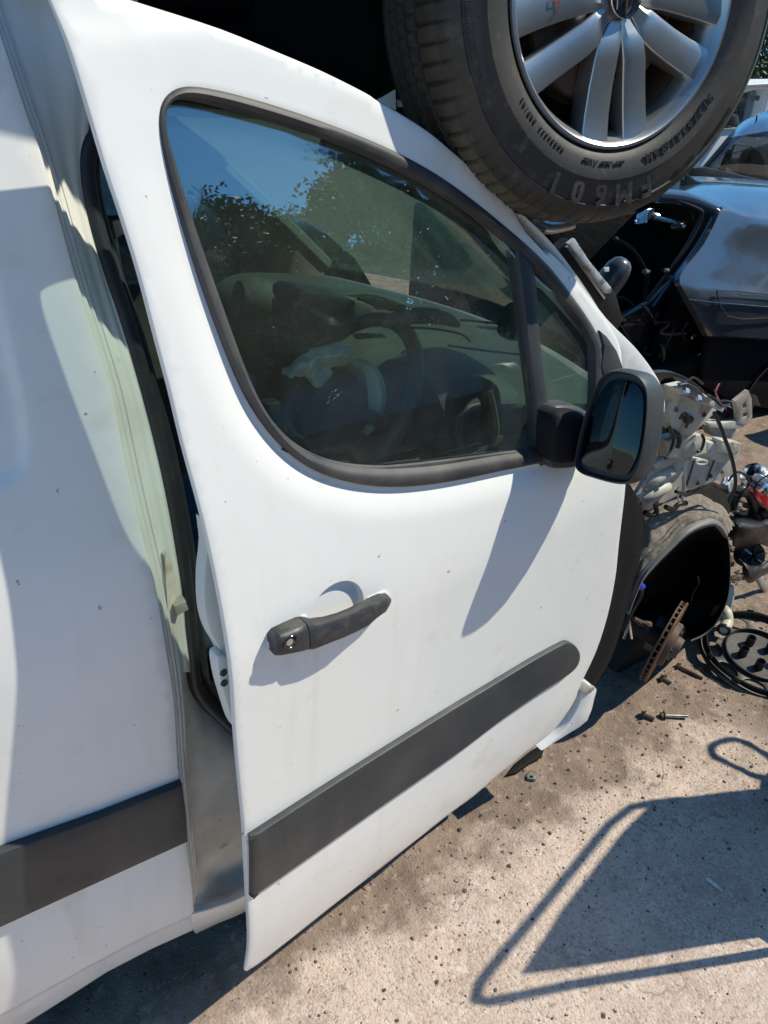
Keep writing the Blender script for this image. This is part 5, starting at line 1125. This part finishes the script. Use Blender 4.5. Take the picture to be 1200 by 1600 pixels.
def bolt(label, p0, p1, r, mt, head=2.2, up=.006, hm=None):
    P0, P1 = GP(*p0, up), GP(*p1, up); t = thing('bolt', label, 'bolt', (P0.x, P0.y, 0), 'loose bolts on the dirt'); d = (P1-P0)
    g1 = tube_geo([P0, P0.lerp(P1, .5), P1], r, 10); ob('shank', *g1, mt, t)
    V, F = lathe_geo([(0,.010),(r*head*.8,.010),(r*head*.85,.002),(r*head*1.15,0),(r*head*1.15,-.003),(0,-.003)], 6); ob('bolt_head', V, F, hm or mt, t, M4=frame(P0, (0, 0, 1), -d)); return t
bolt('long bright bolt with dark head lying on the dirt near the sill end', (1037,1118), (1074,1119), .006, 'steel', hm='darksteel')
bolt('short dark bolt touching the bright one', (1006,1117), (1022,1124), .007, 'darksteel')
bolt('rusty brown rod bolt beside the wheel trim', (1061,1041), (1098,1060), .006, 'rustdark')
bolt('stubby dark bolt below the brake disc', (1036,1062), (1048,1069), .009, 'darksteel')
gs = GP(1117, 1382); g0, g1_ = GP(1104, 1371, .006), GP(1130, 1394, .006)
d = g1_-g0; V, F = box_geo(d.length, .009, .005, .0012); ob('glass_shard', V, F, 'clear', label='pale glass shard lying alone on the worn concrete', cat='glass shard', M4=frame((g0+g1_)/2, d, (0, .1, 1)))
rb = [tuple(GP(*q)[:2]) for q in ((790,1216),(805,1196),(826,1179),(842,1169),(849,1174),(846,1186),(828,1196),(806,1212))]
slab('dark_wedge', rb, lambda a, b, o: (a, b, o), 'matte', None, top=.014, bot=.006, r=.003, label='flat black wedge lying under the front of the door', cat='rubber flap')  # thin near-black piece lying just off the ground
cp = GP(830, 1214, .01); slab('plastic_clip', [(-.012,-.008),(.012,-.008),(.012,.008),(-.012,.008)], lambda a, b, o: (cp.x+a*.8+b*.6, cp.y-a*.6+b*.8, .004+o), mat('grey_green_clip', (.16,.20,.17), .5), None, top=.008, bot=0, r=.002, holes=[[(-.006,-.004),(.004,-.004),(.004,.004),(-.006,.004)]], label='small grey green plastic clip on the dirt below the door', cat='clip')
tube('bent_clip_wire', [GP(825,1208,.004), GP(832,1204,.02), GP(838,1209,.004)], .0015, 'steel', None, 6, n=3, label='tiny bent wire hoop beside the grey green clip', cat='wire')
# junk heap beyond the wheel arch
def chunk(name, label, cat_, pts, Y, mt, t=.03, top=.01, n=2):
    return pp(name, pts, Y, mt, None, top, -t, .005, n=n, label=label, cat=cat_)
def wad(name, label, cat_, rows, mt, amp=.02, sc_=30, th=.006, **k):
    V, F = shell(crumple(loft_geo([[A(*q) for q in r] for r in rows], 6, 6), amp, sc_), (0, th, 0)); return ob(name, V, F, mt, sharp=25, label=label, cat=cat_, **k)
hl_ = wad('headlamp_unit', 'broken chrome headlamp reflector on the junk heap', 'headlamp', [[(1156,736,1.34),(1172,728,1.33),(1190,730,1.32),(1225,720,1.3)],[(1160,748,1.28),(1176,742,1.33),(1192,744,1.26),(1225,738,1.28)],[(1166,764,1.30),(1182,760,1.26),(1200,764,1.28),(1225,762,1.26)],[(1176,776,1.34),(1190,776,1.3),(1206,782,1.3),(1225,790,1.3)]], 'reflector', .03, 22)
wad('tail_lamp', 'red tail lamp lens wedged in the junk heap under the reflector', 'tail lamp', [[(1174,756,1.26),(1186,766,1.24),(1204,782,1.24),(1225,795,1.24)],[(1172,764,1.22),(1184,778,1.20),(1202,796,1.20),(1225,806,1.2)],[(1176,772,1.26),(1184,792,1.25),(1202,812,1.25),(1225,822,1.25)]], 'red', .008, 18)
wad('grey_casting', 'bright grey metal casting at the near side of the junk heap', 'casting', [[(1126,756,1.30),(1138,748,1.28),(1150,752,1.30)],[(1130,770,1.26),(1141,764,1.24),(1153,770,1.28)],[(1128,784,1.28),(1140,782,1.25),(1150,790,1.28)],[(1130,796,1.3),(1138,800,1.3),(1146,804,1.3)]], 'clear', .025, 26, .012)
tube('black_tube', [A(x, y, 1.24) for x, y in ((1146,794),(1148,776),(1160,766),(1174,774),(1178,798),(1168,814),(1152,808))], [.012,.020,.022,.022,.022,.020,.014], 'black', None, 12, n=4, label='fat curled black rubber tube on the junk heap', cat='tube')
wad('black_bowl_cover', 'scuffed black plastic bowl cover in the middle of the junk heap', 'cover', [[(1140,808,1.30),(1160,800,1.30),(1186,802,1.30),(1206,794,1.3),(1230,800,1.3)],[(1140,822,1.22),(1160,816,1.18),(1186,818,1.18),(1206,812,1.2),(1230,815,1.2)],[(1142,838,1.20),(1162,838,1.16),(1188,836,1.17),(1208,834,1.18),(1230,836,1.18)],[(1148,852,1.26),(1166,858,1.25),(1188,850,1.25),(1208,850,1.25),(1230,852,1.25)]], 'black', .012, 14)
FM = frame(A(1174,868,1.24), (1, 0, .2), (-.45, -.75, .42))
V, F = lathe_geo([(.015,.0),(.035,.006),(.046,.012),(.052,.006),(.050,-.04),(.035,-.06),(0,-.065)], 32); fan = ob('fan_housing', V, F, 'black', label='round black fan housing at the foot of the junk heap', cat='fan housing', M4=FM)
for k in range(6):
    V, F = box_geo(.034, .004, .010, .001); ob('fan_blade', V, F, 'clear' if k == 2 else 'darksteel', fan, M4=FM @ Matrix.Rotation(k*1.047, 4, 'Z') @ Matrix.Translation((.025, 0, .012)) @ Matrix.Rotation(.5, 4, 'X'))
wad('torn_black_skirt', 'torn black plastic skirt hanging to a point below the fan housing', 'plastic panel', [[(1150,870,1.22),(1168,884,1.18),(1192,884,1.18),(1212,866,1.2)],[(1160,880,1.20),(1170,898,1.16),(1190,896,1.16),(1214,880,1.18)],[(1164,902,1.20),(1168,912,1.18),(1182,908,1.17),(1206,894,1.18)]], 'black', .008, 14)
chunk('white_strut', 'pale plastic strut lying behind the torn black skirt', 'strut', [(1180,902),(1188,896),(1208,922),(1208,940),(1198,934)], 1.24, 'cream', .012, .004, n=0)
FR = ((1162,742,'white','largest white plastic scrap on top of the junk heap'),(1174,748,'black','black cube-like scrap beside the white one on the junk heap top'),(1188,748,'white','small white scrap lying on the chrome reflector'),(1160,756,'red','small red lens scrap near the bonnet cable'),(1192,758,'chrome','shiny scrap beside the red tail lamp'),(1156,766,'black','black scrap between the casting and the curled tube'),(1182,774,'darksteel','oily metal scrap above the curled tube'),(1166,790,'rustdark','rusty scrap inside the loop of the curled tube'),(1194,800,'black','black scrap under the red tail lamp'),(1150,772,'steel','bright metal scrap touching the grey casting'),(1186,788,'steel','bright sliver on the curled tube'),(1144,812,'rustdark','rusty scrap at the edge of the bowl cover'))
for i, (x, y, c, lab) in enumerate(FR):
    g = stone_geo(.010+.007*(i % 3), 60+i); p = A(x, y, 1.21+.01*(i % 4))
    ob('junk_fragment', [(v[0]+p[0], v[1]+p[1], v[2]+p[2]) for v in g[0]], g[1], c, sharp=20, label=lab, cat='fragment', group='broken bits on the junk heap')
scatter('heap_rubble', 420, (.008, .035), 'clod', ((2.45, 4.0), (1.25, 1.9)), 'dark rubble and dirt under the junk heap', 15)
tube('junk_cable', [A(x, y, 1.2) for x, y in ((1138,752),(1150,738),(1164,742),(1170,756),(1160,770),(1150,790))], .004, 'black', None, 6, n=4, label='thin black cable looped over the junk heap', cat='cable')
tube('junk_cable', [A(x, y, 1.19) for x, y in ((1200,742),(1186,752),(1178,770),(1190,790),(1206,796))], .003, 'black', None, 6, n=4, label='thin black wire crossing the red tail lamp', cat='cable')

# ------------------------------------------------------------------ loose car door outside the picture, whose shadow falls on the concrete
S3 = np.array(SUN); c1 = G(742, 1558); c2 = G(985, 1262); H0 = 1.16
Pa = c1+S3*(H0/S3[2]); Pb = c2+S3*(H0/S3[2]); ax = Pb-Pa; ax /= np.linalg.norm(ax); nn_ = np.array([ax[1], -ax[0], 0.]); nn_ /= np.linalg.norm(nn_)
def SP(x, y):
    g = G(x, y); k = ((Pa-g)@nn_)/(S3@nn_); q = g+S3*k; return (float((q-Pa)@np.array([ax[0], ax[1], 0])), float(q[2]))
s_ld = lambda a, b, o: (Pa[0]+ax[0]*a+nn_[0]*o, Pa[1]+ax[1]*a+nn_[1]*o, b)
fo = [SP(742,1560), SP(750,1535), SP(860,1400), SP(950,1290), SP(985,1262), SP(1020,1254), SP(1200,1236)]
lo_ = [SP(742,1562), SP(765,1565), SP(900,1538), SP(1200,1488)]
ld = thing('loose_car_door', 'loose dark car door propped upright beside the photographer, casting the window shaped shadow', 'car door', (float(Pa[0]), float(Pa[1]), 0))
def ext(p, q, z):                                  # carry the edge on down to height z
    t = (z-p[1])/(q[1]-p[1]); return (p[0]+(q[0]-p[0])*t, z)
f_end = SP(1215, 1234); l_end = SP(1215, 1486)
path = [l_end]+lo_[::-1][1:-1]+[lo_[0]]+fo[1:-1]+[f_end]
V, F = tube_geo([s_ld(a, b, 0) for a, b in path], .011, 10); ob('window_frame', V, F, 'rubber', ld)
gp = [SP(968,1306), SP(880,1420), SP(815,1522), SP(900,1512), SP(1120,1474)]
glp = [gp[1], gp[2], gp[3], gp[4], SP(1215, 1460), f_end, fo[5], gp[0]]
slab('dirty_glass', glp, s_ld, mat('dirty_opaque_glass', (.10,.12,.13), .2, coat=.5), ld, top=.002, bot=-.002, r=.0005)
lowp = [l_end, (l_end[0]-.03, .05), (f_end[0]+.10, .05), (f_end[0]+.06, f_end[1]-.02), f_end]
slab('door_panel', lowp, s_ld, 'navy', ld, top=.05, bot=-.05, r=.02)
bb = s_ld((l_end[0]+f_end[0])/2, 0, 0)
pane_box('wood_block', bb[0], bb[1], .025, .5, .4, .05, mat('wood_block', (.30,.22,.13), .8), ld, .01)
lp_ = [SP(x, y) for x, y in ((1200,1217),(1165,1208),(1128,1190),(1113,1172),(1120,1160),(1145,1156),(1180,1170),(1215,1200),(1260,1235))]
hs = thing('hanging_hose', 'black hose loop hung on a post beside the loose door outside the picture', 'hose', tuple(s_ld(1.2, 0, -.1)))
cen = np.mean([s_ld(*p, 0) for p in lp_], 0)
tube('hose_loop', [s_ld(a, b, 0) for a, b in lp_], .011, 'black', hs, 8, n=3)
q = s_ld(*lp_[-1], 0); tube('post', [(q[0], q[1], 0), (q[0], q[1], q[2]+.05)], .02, 'darksteel', hs, 8)
